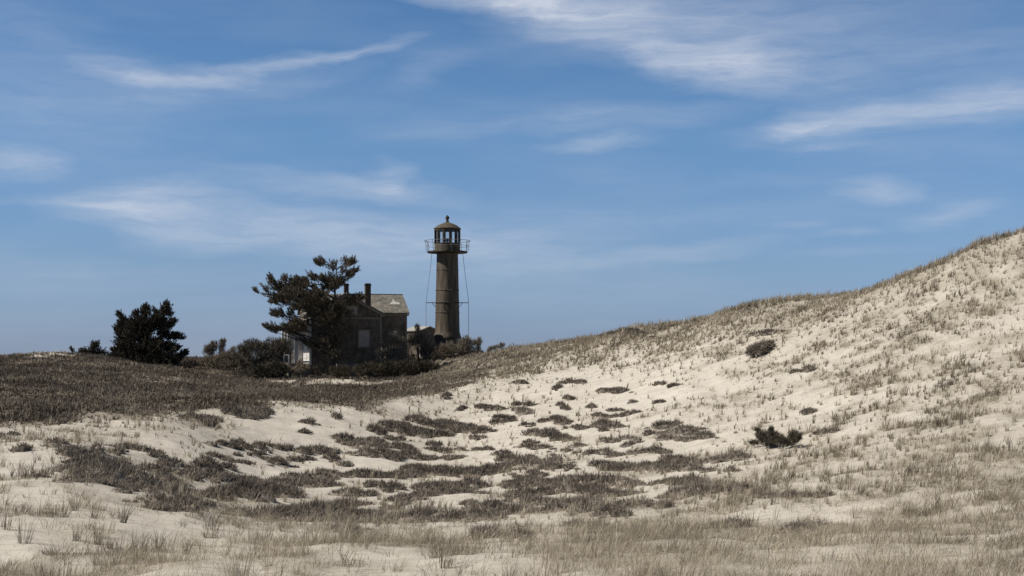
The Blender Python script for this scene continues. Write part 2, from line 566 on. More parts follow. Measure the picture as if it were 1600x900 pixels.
def mat_blades(name, stops, transl=0.0, patch=None):
    """every blade, twig or needle takes its own tone; broad patches vary too"""
    m, nt, b = new_mat(name)
    g = nt.nodes.new('ShaderNodeNewGeometry')
    r = ramp_node(nt, stops)
    if patch:
        nz = nt.nodes.new('ShaderNodeTexNoise')
        nz.inputs['Scale'].default_value = patch
        nz.inputs['Detail'].default_value = 3
        nt.links.new(g.outputs['Position'], nz.inputs['Vector'])
        mx = nt.nodes.new('ShaderNodeMath')
        mx.operation = 'MULTIPLY_ADD'
        nt.links.new(g.outputs['Random Per Island'], mx.inputs[0])
        mx.inputs[1].default_value = 0.55
        s2 = nt.nodes.new('ShaderNodeMath')
        s2.operation = 'MULTIPLY_ADD'
        nt.links.new(nz.outputs['Fac'], s2.inputs[0])
        s2.inputs[1].default_value = 1.4
        s2.inputs[2].default_value = -0.48
        nt.links.new(s2.outputs[0], mx.inputs[2])
        nt.links.new(mx.outputs[0], r.inputs[0])
    else:
        nt.links.new(g.outputs['Random Per Island'], r.inputs[0])
    nt.links.new(r.outputs[0], b.inputs['Base Color'])
    b.inputs['Specular IOR Level'].default_value = 0.1
    if transl:
        out = nt.nodes['Material Output']
        t = nt.nodes.new('ShaderNodeBsdfTranslucent')
        nt.links.new(r.outputs[0], t.inputs['Color'])
        ms = nt.nodes.new('ShaderNodeMixShader')
        ms.inputs[0].default_value = transl
        nt.links.new(b.outputs[0], ms.inputs[1])
        nt.links.new(t.outputs[0], ms.inputs[2])
        nt.links.new(ms.outputs[0], out.inputs[0])
    return m


# sand with litter and heath soil
def make_ground_mat():
    m, nt, b = new_mat('dune_sand')
    geo = nt.nodes.new('ShaderNodeNewGeometry')

    def noise(scale, detail=5, vec=None, rough=0.6):
        n = nt.nodes.new('ShaderNodeTexNoise')
        n.inputs['Scale'].default_value = scale
        n.inputs['Detail'].default_value = detail
        n.inputs['Roughness'].default_value = rough
        nt.links.new(vec or geo.outputs['Position'], n.inputs['Vector'])
        return n.outputs['Fac']

    def mix(f, a, c2):
        x = nt.nodes.new('ShaderNodeMix')
        x.data_type = 'RGBA'
        for s, v in (('Factor', f), ('A', a), ('B', c2)):
            if isinstance(v, (tuple, float)):
                x.inputs[s].default_value = v
            else:
                nt.links.new(v, x.inputs[s])
        return x.outputs['Result']

    def math_(op, a, c2, clamp=True):
        x = nt.nodes.new('ShaderNodeMath')
        x.operation = op
        x.use_clamp = clamp
        for i, v in enumerate((a, c2)):
            if isinstance(v, float):
                x.inputs[i].default_value = v
            else:
                nt.links.new(v, x.inputs[i])
        return x.outputs[0]

    mp = nt.nodes.new('ShaderNodeMapping')
    mp.inputs['Scale'].default_value = (0.5, 1.8, 1.0)
    mp.inputs['Rotation'].default_value = (0, 0, 0.25)
    nt.links.new(geo.outputs['Position'], mp.inputs[0])
    r1 = ramp_node(nt, [(0.25, (0.42, 0.385, 0.325)), (0.5, (0.51, 0.472, 0.408)), (0.8, (0.555, 0.517, 0.452))])
    nt.links.new(noise(0.8, 8, mp.outputs[0]), r1.inputs[0])
    at = nt.nodes.new('ShaderNodeAttribute')
    at.attribute_name = 'litter'
    ah = nt.nodes.new('ShaderNodeAttribute')
    ah.attribute_name = 'heath'
    # flecks of dead stalks and shell on the sand
    fl = ramp_node(nt, [(0.47, (0, 0, 0)), (0.64, (1, 1, 1))])
    nt.links.new(noise(5.0, 9, mp.outputs[0], 0.78), fl.inputs[0])
    fl2 = ramp_node(nt, [(0.42, (0.15, 0.15, 0.15)), (0.62, (1, 1, 1))])
    nt.links.new(noise(0.35, 6, mp.outputs[0], 0.6), fl2.inputs[0])
    lit = math_('MULTIPLY', math_('MULTIPLY', math_('ADD', math_('MULTIPLY', at.outputs['Fac'], 1.6), 0.55), fl.outputs[0]), fl2.outputs[0])
    c = mix(lit, r1.outputs[0], (0.20, 0.175, 0.135, 1))
    l2 = math_('MULTIPLY', at.outputs['Fac'], 0.75)
    c = mix(l2, c, (0.27, 0.24, 0.19, 1))
    r2 = ramp_node(nt, [(0.3, (0.075, 0.060, 0.046)), (0.5, (0.135, 0.112, 0.086)), (0.72, (0.24, 0.205, 0.155))])
    nt.links.new(noise(1.1, 7), r2.inputs[0])
    c = mix(ah.outputs['Fac'], c, r2.outputs[0])
    nt.links.new(c, b.inputs['Base Color'])
    b.inputs['Roughness'].default_value = 0.95
    b.inputs['Specular IOR Level'].default_value = 0.1
    bp = nt.nodes.new('ShaderNodeBump')
    bp.inputs['Strength'].default_value = 0.6
    bp.inputs['Distance'].default_value = 0.05
    nt.links.new(noise(3.5, 8, mp.outputs[0], 0.65), bp.inputs['Height'])
    nt.links.new(bp.outputs[0], b.inputs['Normal'])
    return m


M_ground = make_ground_mat()
M_stalk = mat_blades('pale_dead_stalks', [(0.0, (0.22, 0.19, 0.14)), (0.6, (0.42, 0.37, 0.285)), (1.0, (0.60, 0.54, 0.43))], 0.2)
M_grass = mat_blades('dry_beach_grass', [(0.0, (0.085, 0.071, 0.052)), (0.4, (0.265, 0.228, 0.17)), (0.75, (0.46, 0.405, 0.312)), (1.0, (0.60, 0.54, 0.43))], 0.3, 0.35)
M_tuss = mat_blades('dry_tussock_grass', [(0.0, (0.08, 0.068, 0.05)), (0.5, (0.19, 0.165, 0.122)), (1.0, (0.36, 0.32, 0.25))], 0.2)
M_mat = mat_blades('heather_twigs', [(0.0, (0.09, 0.076, 0.062)), (0.6, (0.185, 0.158, 0.13)), (1.0, (0.32, 0.28, 0.23))], 0.0, 0.5)
M_heath = mat_blades('heath_scrub', [(0.0, (0.075, 0.060, 0.046)), (0.45, (0.128, 0.105, 0.082)), (0.75, (0.185, 0.155, 0.122)), (1.0, (0.33, 0.287, 0.222))], 0.0, 0.16)
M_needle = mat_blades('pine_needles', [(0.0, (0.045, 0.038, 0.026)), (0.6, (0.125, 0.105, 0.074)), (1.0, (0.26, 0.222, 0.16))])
M_dark_foliage = mat_blades('dark_foliage', [(0.0, (0.026, 0.023, 0.016)), (0.6, (0.06, 0.052, 0.037)), (1.0, (0.135, 0.115, 0.083))])  # own tone of the small pines; on some low bushes it carries painted shade
M_twig = mat_blades('bare_twigs', [(0.0, (0.10, 0.083, 0.061)), (0.6, (0.21, 0.176, 0.134)), (1.0, (0.34, 0.29, 0.218))])
M_twig_dark = mat_blades('dark_twigs', [(0.0, (0.05, 0.043, 0.033)), (0.6, (0.10, 0.086, 0.066)), (1.0, (0.19, 0.163, 0.125))])
M_bark = mat_noise('pine_bark', [(0.3, (0.03, 0.026, 0.021)), (0.7, (0.085, 0.072, 0.057))], (6, 6, 1.5), bump=0.6)

M_iron = mat_noise('rusted_iron', [(0.30, (0.030, 0.023, 0.015)), (0.5, (0.072, 0.057, 0.040)), (0.70, (0.125, 0.101, 0.073))], (3.6, 3.6, 0.5), 9, 0.72, 0.15, 8, spec=0.3)
M_iron_dark = mat_noise('dark_iron', [(0.3, (0.03, 0.025, 0.018)), (0.7, (0.065, 0.054, 0.04))], (3, 3, 1), 5, 0.7)
M_brickbase = mat_noise('tower_footing', [(0.3, (0.08, 0.068, 0.053)), (0.7, (0.14, 0.12, 0.095))], (2, 2, 2), 6, 0.9, 0.4)
M_steel = mat_noise('galvanised_rail', [(0.3, (0.13, 0.14, 0.15)), (0.7, (0.22, 0.23, 0.245))], (2, 2, 2), 3, 0.55)
M_domeroof = mat_noise('lantern_roof_iron', [(0.3, (0.06, 0.05, 0.036)), (0.7, (0.115, 0.096, 0.069))], (2, 2, 2), 6, 0.75)
M_white = mat_noise('white_paint_weathered', [(0.3, (0.62, 0.59, 0.53)), (0.6, (0.78, 0.76, 0.71))], (3, 3, 8), 6, 0.6)
M_brick = mat_noise('sooty_brick', [(0.3, (0.045, 0.034, 0.027)), (0.7, (0.10, 0.076, 0.06))], (6, 6, 12), 5, 0.9, 0.4)
M_trim = mat_noise('weathered_trim', [(0.3, (0.17, 0.145, 0.115)), (0.7, (0.27, 0.235, 0.188))], (3, 3, 8), 5, 0.8)
M_deck = mat_noise('grey_boards', [(0.3, (0.14, 0.125, 0.105)), (0.7, (0.24, 0.217, 0.18))], (2, 9, 9), 5, 0.85)
M_board = mat_noise('boarded_window', [(0.3, (0.32, 0.275, 0.23)), (0.7, (0.46, 0.40, 0.34))], (2, 2, 6), 5, 0.85)
M_soffit = mat_noise('porch_ceiling_boards', [(0.3, (0.20, 0.19, 0.18)), (0.7, (0.3, 0.29, 0.27))], (6, 1, 6), 4, 0.8)


def mat_shingle(name, c1, c2, gap, rows, wid, axis='Z', pale=None):
    m, nt, b = new_mat(name)
    tcn = nt.nodes.new('ShaderNodeTexCoord')
    br = nt.nodes.new('ShaderNodeTexBrick')
    br.inputs['Color1'].default_value = (*c1, 1)
    br.inputs['Color2'].default_value = (*c2, 1)
    br.inputs['Mortar'].default_value = (*gap, 1)
    br.inputs['Scale'].default_value = 1.0
    br.inputs['Mortar Size'].default_value = 0.012
    br.inputs['Brick Width'].default_value = wid
    br.inputs['Row Height'].default_value = rows
    s = nt.nodes.new('ShaderNodeSeparateXYZ')
    cb = nt.nodes.new('ShaderNodeCombineXYZ')
    nt.links.new(tcn.outputs['Object'], s.inputs[0])
    ad = nt.nodes.new('ShaderNodeMath')
    nt.links.new(s.outputs[0], ad.inputs[0])
    if axis == 'Z':
        nt.links.new(s.outputs[1], ad.inputs[1])
        nt.links.new(s.outputs[2], cb.inputs[1])
    else:
        ad.inputs[1].default_value = 0
        nt.links.new(s.outputs[2], cb.inputs[1])
    nt.links.new(ad.outputs[0], cb.inputs[0])
    nt.links.new(cb.outputs[0], br.inputs['Vector'])
    nz = nt.nodes.new('ShaderNodeTexNoise')
    nz.inputs['Scale'].default_value = 1.6
    nz.inputs['Detail'].default_value = 7
    nt.links.new(tcn.outputs['Object'], nz.inputs['Vector'])
    r = ramp_node(nt, [(0.3, (0.55, 0.55, 0.55)), (0.7, (1.35, 1.33, 1.3))])
    nt.links.new(nz.outputs['Fac'], r.inputs[0])
    mx = nt.nodes.new('ShaderNodeMix')
    mx.data_type = 'RGBA'
    mx.blend_type = 'MULTIPLY'
    mx.inputs['Factor'].default_value = 1
    nt.links.new(br.outputs['Color'], mx.inputs['A'])
    nt.links.new(r.outputs[0], mx.inputs['B'])
    nt.links.new(mx.outputs['Result'], b.inputs['Base Color'])
    bp = nt.nodes.new('ShaderNodeBump')
    bp.inputs['Strength'].default_value = 0.5
    bp.inputs['Distance'].default_value = 0.02
    nt.links.new(br.outputs['Fac'], bp.inputs['Height'])
    nt.links.new(bp.outputs[0], b.inputs['Normal'])
    return m


M_wall = mat_shingle('wall_shingles', (0.125, 0.104, 0.080), (0.20, 0.168, 0.130), (0.06, 0.05, 0.038), 0.14, 0.18)
M_roof = mat_shingle('roof_shingles', (0.15, 0.14, 0.12), (0.235, 0.22, 0.19), (0.09, 0.085, 0.075), 0.13, 0.22, 'R')
M_clap = mat_shingle('white_clapboards', (0.60, 0.585, 0.555), (0.70, 0.685, 0.65), (0.22, 0.21, 0.20), 0.12, 3.0)


def make_glass(name, col=(0.02, 0.022, 0.025), rough=0.12):
    m, nt, b = new_mat(name)
    nz = nt.nodes.new('ShaderNodeTexNoise')
    nz.inputs['Scale'].default_value = 2.0
    r = ramp_node(nt, [(0.3, col), (0.7, tuple(c * 2 for c in col))])
    nt.links.new(nz.outputs['Fac'], r.inputs[0])
    nt.links.new(r.outputs[0], b.inputs['Base Color'])
    b.inputs['Roughness'].default_value = rough
    b.inputs['Specular IOR Level'].default_value = 0.5
    return m


M_pane = make_glass('dark_window_glass')


def make_clear_glass():
    m = bpy.data.materials.new('lantern_glass')
    m.use_nodes = True
    nt = m.node_tree
    nt.nodes.clear()
    t = nt.nodes.new('ShaderNodeBsdfTransparent')
    nz = nt.nodes.new('ShaderNodeTexNoise')
    nz.inputs['Scale'].default_value = 3.0
    r = ramp_node(nt, [(0.3, (0.86, 0.87, 0.87)), (0.7, (0.95, 0.96, 0.96))])
    nt.links.new(nz.outputs['Fac'], r.inputs[0])
    nt.links.new(r.outputs[0], t.inputs['Color'])
    g = nt.nodes.new('ShaderNodeBsdfGlossy')
    g.inputs['Roughness'].default_value = 0.05
    ms = nt.nodes.new('ShaderNodeMixShader')
    ms.inputs[0].default_value = 0.06
    nt.links.new(t.outputs[0], ms.inputs[1])
    nt.links.new(g.outputs[0], ms.inputs[2])
    o = nt.nodes.new('ShaderNodeOutputMaterial')
    nt.links.new(ms.outputs[0], o.inputs[0])
    return m


M_lglass = make_clear_glass()


def make_sea():
    m, nt, b = new_mat('sea_water')
    b.inputs['Base Color'].default_value = (0.03, 0.055, 0.07, 1)
    b.inputs['Roughness'].default_value = 0.15
    nz = nt.nodes.new('ShaderNodeTexNoise')
    nz.inputs['Scale'].default_value = 0.4
    bp = nt.nodes.new('ShaderNodeBump')
    bp.inputs['Strength'].default_value = 0.4
    nt.links.new(nz.outputs['Fac'], bp.inputs['Height'])
    nt.links.new(bp.outputs[0], b.inputs['Normal'])
    return m


# ------------------------------------------------------------------ ground sheet
def build_ground():
    dense = np.radians(np.arange(-25, 25.01, 0.1))
    coarse = np.radians(np.arange(27, 333, 2.5))
    ang = np.concatenate([dense, coarse])
    rad = np.concatenate([[0.4], np.geomspace(1.0, 370, 520)])
    A, R = np.meshgrid(ang, rad, indexing='ij')
    X, Y = R * np.sin(A), R * np.cos(A)
    Z = H(X, Y)
    Z = Z * (1 - sstep(300, 370, R)) + (-9.0) * sstep(300, 370, R)
    na, nr = A.shape
    V = np.stack([X, Y, Z], -1).reshape(-1, 3)
    idx = np.arange(na * nr).reshape(na, nr)
    nx = np.roll(idx, -1, 0)
    q = np.stack([idx[:, :-1], idx[:, 1:], nx[:, 1:], nx[:, :-1]], -1).reshape(-1, 4)
    c = len(V)
    V = np.vstack([V, [[0, 0, -1.66]]])
    t = np.stack([np.full(na, c), idx[:, 0], nx[:, 0]], -1)
    q = q[:, ::-1]
    t = t[:, ::-1]
    hm = heath_mask(X, Y).ravel()
    gd, cr = grass_density(X, Y)
    lit = np.clip(gd / 9.0, 0, 1).ravel()
    hm = np.append(hm, 0)
    lit = np.append(lit, 0.3)
    o = mesh_np('sand_dunes', V, q, t, M_ground, smooth=True, attrs={'heath': hm, 'litter': lit})
    # normals up
    if o.data.polygons[5].normal.z < 0:
        o.data.flip_normals()
    tag(o, kind='structure')


build_ground()
s = MB()
N = 96
s.add([(40000 * math.cos(2 * math.pi * k / N), 40000 * math.sin(2 * math.pi * k / N), -8.0) for k in range(N)] + [(0, 0, -8.0)],
      [(k, (k + 1) % N, N) for k in range(N)])
tag(s.build('sea_water', make_sea()), kind='structure')


# ------------------------------------------------------------------ lighthouse
def build_lighthouse():
    Y = 142.0
    k = Y / F                       # metres per photo pixel
    cx, cy, _ = P(699, 560, Y)
    z = lambda py: (HZ - py) * k
    base = float(H(cx, cy))
    root = empty('lighthouse', (cx, cy, base))
    tag(root, 'tall round rusty iron lighthouse with glazed lantern and gallery railing', 'lighthouse')

    def fin(mb, name, mat, parent=root, smooth=True, **kw):
        mb.v = [(a, b, c - base if parent is root else c - base) for a, b, c in mb.v]
        return mb.build(name, mat, parent, smooth, **kw)
    rt, rb = 16.6 * k, 19.3 * k
    rr = lambda py: rt + (rb - rt) * (py - 396) / (519 - 396)
    pts = [(rr(p), z(p)) for p in (519, 505, 488.5, 473, 453.5, 437, 422, 408, 396)]
    fin(MB().lathe([(0.0, z(529.5)), (21.8 * k, z(529.5)), (22.2 * k, z(528)), (21.0 * k, z(524.5)), (19.8 * k, z(520.5))] + pts + [(0, z(396))], 64), 'tower_shell', M_iron)
    fin(MB().lathe([(19.6 * k, base - 0.6), (19.6 * k, z(530)), (0, z(530))], 48), 'footing', M_brickbase)
    for py, rad in ((422, 0.035), (453.5, 0.045), (488.5, 0.045)):
        fin(MB().ring(rr(py) + 0.01, z(py), rad, 56), 'flange', M_iron)
    fin(MB().ring(rr(473) + 0.02, z(473), 0.06, 56), 'collar', M_iron_dark)
    # lantern
    fin(MB().lathe([(0, z(395.3)), (31 * k, z(395.3)), (31.6 * k, z(394.6)), (31.2 * k, z(393)), (20 * k, z(392.6)), (0, z(392.6))], 56), 'gallery_deck', M_iron_dark)
    fin(MB().lathe([(20.2 * k, z(392.6)), (20.2 * k, z(381.6)), (20.8 * k, z(381.2)), (20.8 * k, z(380.4)), (19.0 * k, z(380.4)), (19.0 * k, z(392.5))], 48), 'lantern_parapet', M_iron)
    nm = 12
    for i in range(nm):
        an = 2 * math.pi * (i + 0.5) / nm
        bx = MB().box(-0.085, 0.085, -0.09, 0.09, z(380.5), z(358.6))
        bx.v = [((19.2 * k + q[1]) * math.cos(an) - q[0] * math.sin(an), (19.2 * k + q[1]) * math.sin(an) + q[0] * math.cos(an), q[2]) for q in bx.v]
        fin(bx, 'mullion', M_iron_dark, smooth=False)
    for i in range(nm):
        a0, a1 = 2 * math.pi * (i + 0.5) / nm, 2 * math.pi * (i + 1.5) / nm
        r0 = 19.15 * k
        p = MB().add([(r0 * math.cos(a0), r0 * math.sin(a0), z(380.4)), (r0 * math.cos(a1), r0 * math.sin(a1), z(380.4)),
                      (r0 * math.cos(a1), r0 * math.sin(a1), z(359)), (r0 * math.cos(a0), r0 * math.sin(a0), z(359))], [(0, 1, 2, 3)])
        fin(p, 'glass_pane', M_lglass, smooth=False)
    fin(MB().lathe([(18.2 * k, z(360.8)), (20.4 * k, z(360.8)), (20.6 * k, z(358)), (18.2 * k, z(358))], 48), 'lantern_head_ring', M_iron_dark)
    fin(MB().lathe([(19 * k, z(358)), (21.4 * k, z(358)), (21.4 * k, z(357)), (19 * k, z(355.4)), (15.5 * k, z(352.6)), (10 * k, z(350)), (6 * k, z(348.6)), (3.4 * k, z(347.5)), (0, z(347.4))], 12 * 4), 'lantern_roof', M_domeroof)
    fin(MB().lathe([(3.2 * k, z(348.2)), (2.2 * k, z(345.5)), (1.7 * k, z(343.6)), (2.6 * k, z(342.4)), (3.1 * k, z(340.6)), (2.7 * k, z(338.6)), (1.5 * k, z(337.2)), (0.4 * k, z(336.2)), (0, z(336.0))], 20), 'ventilator_ball', M_iron_dark)
    # lamp stand inside
    fin(MB().lathe([(0, z(380.6)), (4.5 * k, z(380.6)), (4.5 * k, z(378.6)), (1.6 * k, z(378.3)), (1.6 * k, z(376.8)), (3.2 * k, z(376.6)), (3.6 * k, z(374.2)), (2.2 * k, z(372.4)), (0, z(372.2))], 20), 'lamp_stand', M_iron_dark)
    # railing: curved stanchions and two hoops
    b = MB()
    b.ring(35.2 * k, z(376.5), 0.022, 60, 5)
    b.ring(33.6 * k, z(384.5), 0.018, 60, 5)
    for i in range(14):
        an = 2 * math.pi * (i + 0.0) / 14
        c, s_ = math.cos(an), math.sin(an)
        b.tube([(c * r * k, s_ * r * k, z(p)) for r, p in ((31.0, 394.2), (32.8, 392), (33.6, 388), (33.6, 381), (34.2, 378.5), (36.2, 376))], 0.024, 5)
    fin(b, 'gallery_railing', M_steel)
    # four outriggers with their stay rods
    for an in (0, 180):
        a = math.radians(an + 3)
        c, s_ = math.cos(a), math.sin(a)
        arm = MB().tube([(c * (rr(473) - 0.02), s_ * (rr(473) - 0.02), z(473)), (c * 33.4 * k, s_ * 33.4 * k, z(473))], 0.04, 6)
        arm.tube([(c * (rr(479)), s_ * (rr(479)), z(479.5)), (c * (rr(473) + 0.35), s_ * (rr(473) + 0.35), z(473.4))], 0.03, 5)
        fin(arm, 'outrigger', M_iron_dark)
        x1, y1 = c * 33.2 * k, s_ * 33.2 * k
        gz = float(H(cx + x1, cy + y1)) - 0.1
        rod = MB().tube([(c * 24 * k, s_ * 24 * k, z(396)), (c * 28.5 * k, s_ * 28.5 * k, z(435)), (x1, y1, z(471)), (x1, y1, z(474)), (x1, y1, gz)], 0.022, 5)
        fin(rod, 'stay_rod', M_steel)
    a = math.radians(262)
    c, s_ = math.cos(a), math.sin(a)
    br = MB().tube([(c * rr(473), s_ * rr(473), z(473.6)), (c * (rr(473) + 0.75), s_ * (rr(473) + 0.75), z(474.2))], 0.07, 6)
    br.tube([(c * rr(484), s_ * rr(484), z(484)), (c * (rr(473) + 0.6), s_ * (rr(473) + 0.6), z(475))], 0.06, 6)
    fin(br, 'bracket', M_iron_dark)
    return root


build_lighthouse()


# ------------------------------------------------------------------ keeper's house
def build_house():
    Y = 134.0
    ox, oy, _ = P(540.5, 575, Y)
    root = empty('keepers_house', (ox, oy, 0.0), math.radians(16))
    tag(root, 'dark shingled old house with two brick chimneys behind a big pine', 'house')
    gz = -1.6
    ew, rz_ = 4.38, 6.18          # eave and ridge heights
    hw = 3.40
    # front gable block: local x -hw..hw, y 0..5
    b = MB()
    f0 = [(-hw, 0, gz), (hw, 0, gz), (hw, 0, ew), (0, 0, rz_), (-hw, 0, ew)]
    f1 = [(x, 5.0, q) for x, _, q in f0]
    b.add(f0 + f1, [(0, 1, 2, 3, 4), (1, 6, 7, 2), (0, 4, 9, 5)])
    b.build('front_gable_wall', M_wall, root)
    # long main block
    x0, x1, y0, y1 = -hw + 0.02, 6.15, 1.5, 7.5
    e2, r2 = 4.56, 6.28
    b = MB()
    b.add([(hw + 0.01, y0, gz), (x1, y0, gz), (x1, y0, e2), (hw + 0.01, y0, e2)], [(0, 1, 2, 3)])
    g0 = [(x1, y0, gz), (x1, y1, gz), (x1, y1, e2), (x1, (y0 + y1) / 2, r2), (x1, y0, e2)]
    b.add(g0, [(0, 1, 2, 3, 4)])
    b.add([(x0, y1, gz), (x1, y1, gz), (x1, y1, e2), (x0, y1, e2)], [(3, 2, 1, 0)])
    b.add([(x0, 5.0, gz), (x0, y1, gz), (x0, y1, e2), (x0, (y0 + y1) / 2, r2), (x0, y0, e2), (x0, 5.0, e2)], [(0, 5, 3, 2, 1), (5, 4, 3)])
    b.build('main_wall', M_wall, root)
    # roofs as slabs 0.12 m thick
    def slab(mb, a, b_, c, d, t=0.12):
        a, b_, c, d = map(Vector, (a, b_, c, d))
        n = (b_ - a).cross(d - a).normalized()
        if n.z < 0: n = -n
        vs = [a, b_, c, d] + [p + n * t for p in (a, b_, c, d)]
        mb.add(vs, [(0, 3, 2, 1), (4, 5, 6, 7), (0, 1, 5, 4), (1, 2, 6, 5), (2, 3, 7, 6), (3, 0, 4, 7)])
    sl = (rz_ - ew) / hw
    rf = MB()
    ov = 0.28
    slab(rf, (hw + ov, -0.22, ew - sl * ov), (hw + ov, 4.4, ew - sl * ov), (0, 4.4, rz_), (0, -0.22, rz_))
    slab(rf, (-hw - ov, -0.22, ew - sl * ov), (-hw - ov, 4.4, ew - sl * ov), (0, 4.4, rz_), (0, -0.22, rz_))
    groof = rf.build('front_gable_roof', M_roof, root)
    s2 = (r2 - e2) / ((y1 - y0) / 2)
    ym = (y0 + y1) / 2
    rf = MB()
    slab(rf, (x0 - 0.2, y0 - ov, e2 - s2 * ov), (x1 + 0.22, y0 - ov, e2 - s2 * ov), (x1 + 0.22, ym, r2), (x0 - 0.2, ym, r2))
    slab(rf, (x0 - 0.2, y1 + ov, e2 - s2 * ov), (x1 + 0.22, y1 + ov, e2 - s2 * ov), (x1 + 0.22, ym, r2), (x0 - 0.2, ym, r2))
    mroof = rf.build('main_roof', M_roof, root)
    MB().box(0.4, x1 + 0.22, ym - 0.09, ym + 0.09, r2 + 0.09, r2 + 0.17).build('ridge_board', M_trim, mroof)
    # pale replaced patch of shingles
    n = Vector((0, -s2, 1)).normalized()
    base = lambda x, y: Vector((x, y, e2 + s2 * (y - y0))) + n * 0.126
    pt = MB().add([base(4.65, 2.75), base(5.75, 2.75), base(5.75, 3.05), base(5.35, 3.2), base(5.22, 3.75), base(5.08, 3.25)], [(0, 1, 2, 3, 4, 5)])
    pt.build('mended_roof_patch', mat_noise('new_shingles', [(0.3, (0.36, 0.345, 0.31)), (0.7, (0.46, 0.44, 0.40))], (5, 5, 9), 5), mroof)
    # rake and corner boards
    def rake(xa, za, xb, zb, y):
        m = MB()
        a, c = Vector((xa, y, za)), Vector((xb, y, zb))
        dz = Vector((0, 0, -0.22))
        vs = [a, c, c + dz, a + dz]
        m.add(vs + [v + Vector((0, -0.035, 0)) for v in vs], [(0, 1, 2, 3), (7, 6, 5, 4), (0, 4, 5, 1), (1, 5, 6, 2), (2, 6, 7, 3), (3, 7, 4, 0)])
        m.build('rake_board', M_trim, root)
    rake(0, rz_ - 0.01, hw + ov, ew - sl * ov - 0.01, -0.20)
    rake(0, rz_ - 0.01, -hw - ov, ew - sl * ov - 0.01, -0.20)
    MB().box(hw - 0.16, hw + 0.03, -0.03, 0.16, gz, ew - 0.12).build('corner_board', M_trim, root)
    MB().box(-hw - 0.03, -hw + 0.14, -0.03, 0.14, -0.5, ew - 0.12).build('corner_board', M_white, root)
    MB().box(x1 - 0.13, x1 + 0.03, y0 - 0.03, y0 + 0.13, gz, e2 - 0.1).build('corner_board', M_trim, root)
    MB().box(hw + 0.05, x1 + 0.2, y0 - 0.1, y0 - 0.003, e2 - 0.34, e2 - 0.18).build('frieze_board', M_trim, root)
    MB().box(-hw + 0.15, hw - 0.17, -0.02, 0.05, ew - 0.55, ew - 0.38).build('belt_board', M_trim, root)

    # chimneys
    def chimney(x, y, zb, zt, w):
        c = MB().box(x - w, x + w, y - w, y + w, zb, zt - 0.22)
        c.box(x - w - 0.035, x + w + 0.035, y - w - 0.035, y + w + 0.035, zt - 0.22, zt - 0.06)
        c.box(x - w + 0.03, x + w - 0.03, y - w + 0.03, y + w - 0.03, zt - 0.06, zt)
        ch = c.build('chimney', M_brick, root)
        return ch
    c1 = chimney(0.75, 4.4, r2 - 0.7, 7.42, 0.22)
    c = MB()
    c.lathe([(0.55, r2 - 0.32), (0.30, r2 + 0.18), (0.24, r2 + 0.30)], 4)
    c.v = [(q[0] + 0.75, q[1] + 4.4, q[2]) for q in c.v]
    c.build('flashing', M_trim, c1)
    chimney(2.25, 0.95, 4.3, 7.27, 0.26)

    # windows
    def window(xc, zc, w, h, y, board=False, sash=True):
        fr = MB()
        t = 0.09
        fr.box(xc - w / 2 - t, xc + w / 2 + t, y - 0.06, y + 0.02, zc + h / 2, zc + h / 2 + t * 1.3)
        fr.box(xc - w / 2 - t, xc + w / 2 + t, y - 0.06, y + 0.02, zc - h / 2 - t, zc - h / 2)
        fr.box(xc - w / 2 - t, xc - w / 2, y - 0.055, y + 0.02, zc - h / 2, zc + h / 2)
        fr.box(xc + w / 2, xc + w / 2 + t, y - 0.055, y + 0.02, zc - h / 2, zc + h / 2)
        wd = fr.build('window', M_trim, root)
        MB().box(xc - w / 2 - 0.14, xc + w / 2 + 0.14, y - 0.12, y - 0.062, zc - h / 2 - 0.12, zc - h / 2 - 0.05).build('sill', M_trim, wd)
        if board:
            q = MB()
            n_ = 5
            for i in range(n_):
                q.box(xc - w / 2 + i * w / n_ + 0.006, xc - w / 2 + (i + 1) * w / n_ - 0.006, y - 0.03 - 0.004 * (i % 2), y - 0.005, zc - h / 2, zc + h / 2)
            q.build('shutter_boards', M_board, wd)
        else:
            MB().box(xc - w / 2, xc + w / 2, y - 0.02, y - 0.008, zc - h / 2, zc + h / 2).build('pane', M_pane, wd)
            q = MB()
            q.box(xc - 0.02, xc + 0.02, y - 0.045, y - 0.022, zc - h / 2, zc + h / 2)
            q.box(xc - w / 2, xc - 0.021, y - 0.045, y - 0.022, zc - 0.03, zc + 0.03)
            q.box(xc + 0.021, xc + w / 2, y - 0.045, y - 0.022, zc - 0.03, zc + 0.03)
            q.build('glazing_bars', M_trim, wd)
    window(1.72, 1.98, 1.0, 1.5, 0, True)
    window(-1.7, 1.98, 1.0, 1.5, 0)
    window(0.3, 4.62, 1.5, 0.75, 0, True)
    window(4.85, 1.9, 0.9, 1.5, y0)
    # front door and steps
    d = MB().box(-0.55, 0.45, -0.05, 0.03, -0.35, 1.85).build('door', M_wall, root)
    h = MB()
    h.ring(0.03, 0, 0.012, 12, 5)
    h.v = [(0.33 + q[0], -0.075 + q[2], 0.7 + q[1]) for q in h.v]
    h.build('handle', M_iron_dark, d)
    st = MB()
    for i in range(4):
        st.box(-1.0, 1.1, -0.9 - 0.28 * i, -0.06 - 0.28 * i if i == 0 else -0.9 - 0.28 * (i - 1) - 0.002, gz, -0.4 - 0.18 * i)
    st.build('front_steps', M_deck, root, bevel=0.01)
    # side porch on the sunny left side
    px0 = -hw - 2.0
    pr = empty('side_porch', (0, 0, 0))
    pr.parent = root
    fl = MB().box(px0, -hw - 0.004, 0.1, 4.6, gz, -0.35).build('porch_floor', M_deck, pr)
